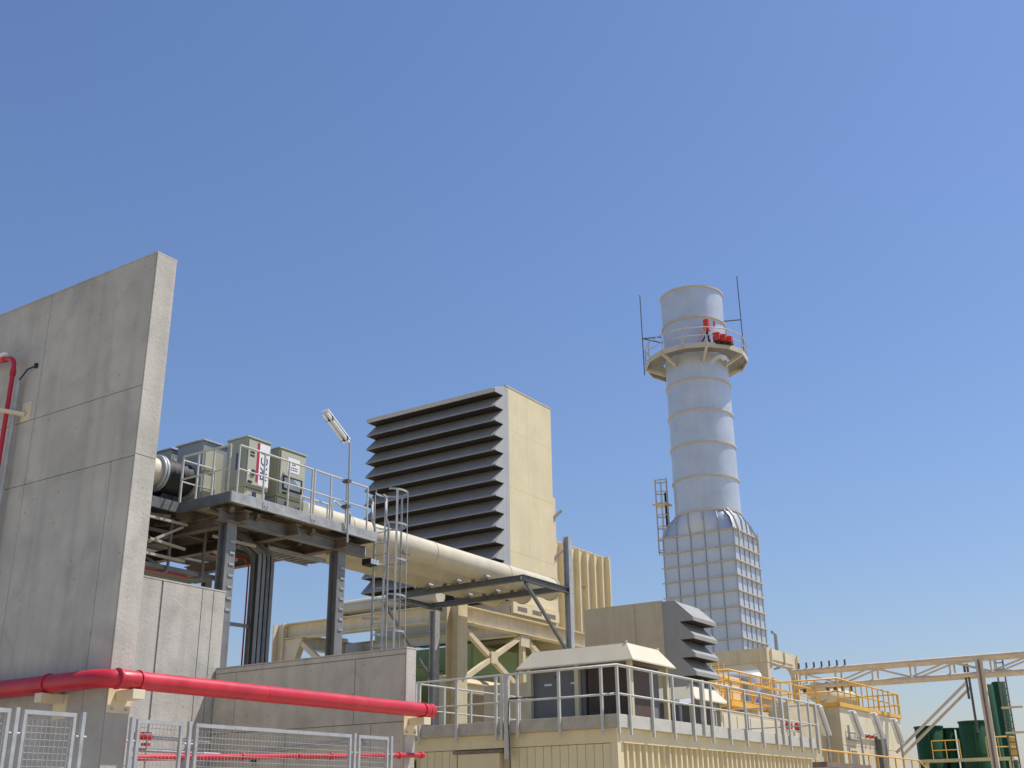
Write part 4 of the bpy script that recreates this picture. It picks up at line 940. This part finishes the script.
for k in range(7):
    y = 21.2-k*.42; MB().tube([(60.0, y, zt_+.1), (60.0, y, zt_+.42)], .05, 6).build('valve_stem', 'darksteel', t)
    MB().tube([(60.5, y, 7.4), (60.5, y, 7.95)], .09, 6).build('insulator', 'darksteel', t)
B(59.86, 60.12, 11.80, 12.14, 0, 8.6).build('post', 'beige_steel', t)
B(59.83, 59.858, 11.93, 12.02, 0, 8.4).build('post_stripe', 'rusty', t)
for x in (60.0, 61.0): MB().bar((x, 12.75, 7.35-(x-60)*.12), (x, 16.6, 4.2-(x-60)*.12), .12).build('strut', 'beige_steel', t)
t = thing('ladder_frame', 'dark service ladder with bars beside the bridge post', 'ladder', (61.6, 11.5, 0))
for y in (11.2, 11.55): MB().bar((61.8, y, 0), (61.8, y, 8.6), .07).build('stile', 'galvdark', t)
for k in range(26): MB().bar((61.8, 11.2, .4+k*.32), (61.8, 11.55, .4+k*.32), .05).build('rung_or_sun_patch', 'galvdark', t)
for y, z0, z1 in ((12.6, 5.0, 8.3), (12.75, 6.6, 8.2)): MB().bar((60.2, y, z0), (60.2, y, z1), .1).build('side_bar', 'darksteel', t)
for z in (5.0, 6.2): MB().bar((61.7, 10.6, z), (61.7, 11.6, z), .1).build('landing_bar', 'cream_steel', t)

# green tanks
def tank(x, y, r, ztop, label, band=True):
    t = thing('green_tank', label, 'tank', (x, y, 0), 'dark green process tanks')
    MB().lathe([(r, 0), (r, ztop-.06), (r-.06, ztop)], (x, y), 36).build('shell', 'greendark', t)
    MB().lathe([(r-.06, ztop-.02), (0, ztop-.01)], (x, y), 36).build('lid', 'greendark', t)
    if band:
        for z in (ztop-2.0, ztop-.05): MB().lathe([(r, z-.05), (r+.05, z-.05), (r+.05, z+.05), (r, z+.05)], (x, y), 36, False).build('band', 'greendark', t)
    if r > .5: MB().tube([(x-r-.08, y-.2, 0), (x-r-.08, y-.2, ztop-.3)], .06, 6).build('downpipe', 'greendark', t)
tank(76.9, 19.05, .86, 6.45, 'wide dark green tank left, behind the diagonal struts')
tank(77.4, 17.95, .36, 6.32, 'first narrow dark green tank right of the wide left tank')
tank(77.4, 17.12, .36, 6.3, 'second narrow dark green tank between the two wide ones')
tank(74.9, 15.85, .86, 6.5, 'wide dark green tank beside the bridge post')
tank(74, 20.6, .5, 5.6, 'short dark green tank at the cream building corner')
tank(78.0, 15.35, .38, 8.9, 'tall slim green column behind the bridge post', False)
tank(80.0, 15.0, .42, 9.2, 'second tall green column behind the bridge post', False)
t = thing('tank_walkway', 'yellow railed walkway between the green tanks at right', 'walkway', (74, 15, 0))
B(71.5, 73, 13.2, 18.6, 4.1, 4.25).build('deck', 'cream_steel', t)
railing(t, [(71.6, 14.6, 4.25), (71.6, 13.3, 4.25), (73, 13.3, 4.25)], 1.1, .55, 'yellow', .03, (.5,))
railing(t, [(72.9, 18.0, 4.25), (72.9, 16.4, 4.25)], 1.1, .8, 'yellow', .03, (.5,))
for y in (13.5, 18.2): B(71.9, 72.1, y-.1, y+.1, 0, 4.09).build('column', 'cream_steel', t)
t = thing('green_basin', 'light green tank lid at the bottom right under the walkway', 'tank', (70, 15, 0))
MB().lathe([(2.2, 0), (2.2, 3.3), (1.2, 3.5), (0, 3.55)], (68.5, 14.0), 32).build('shell', 'green', t)
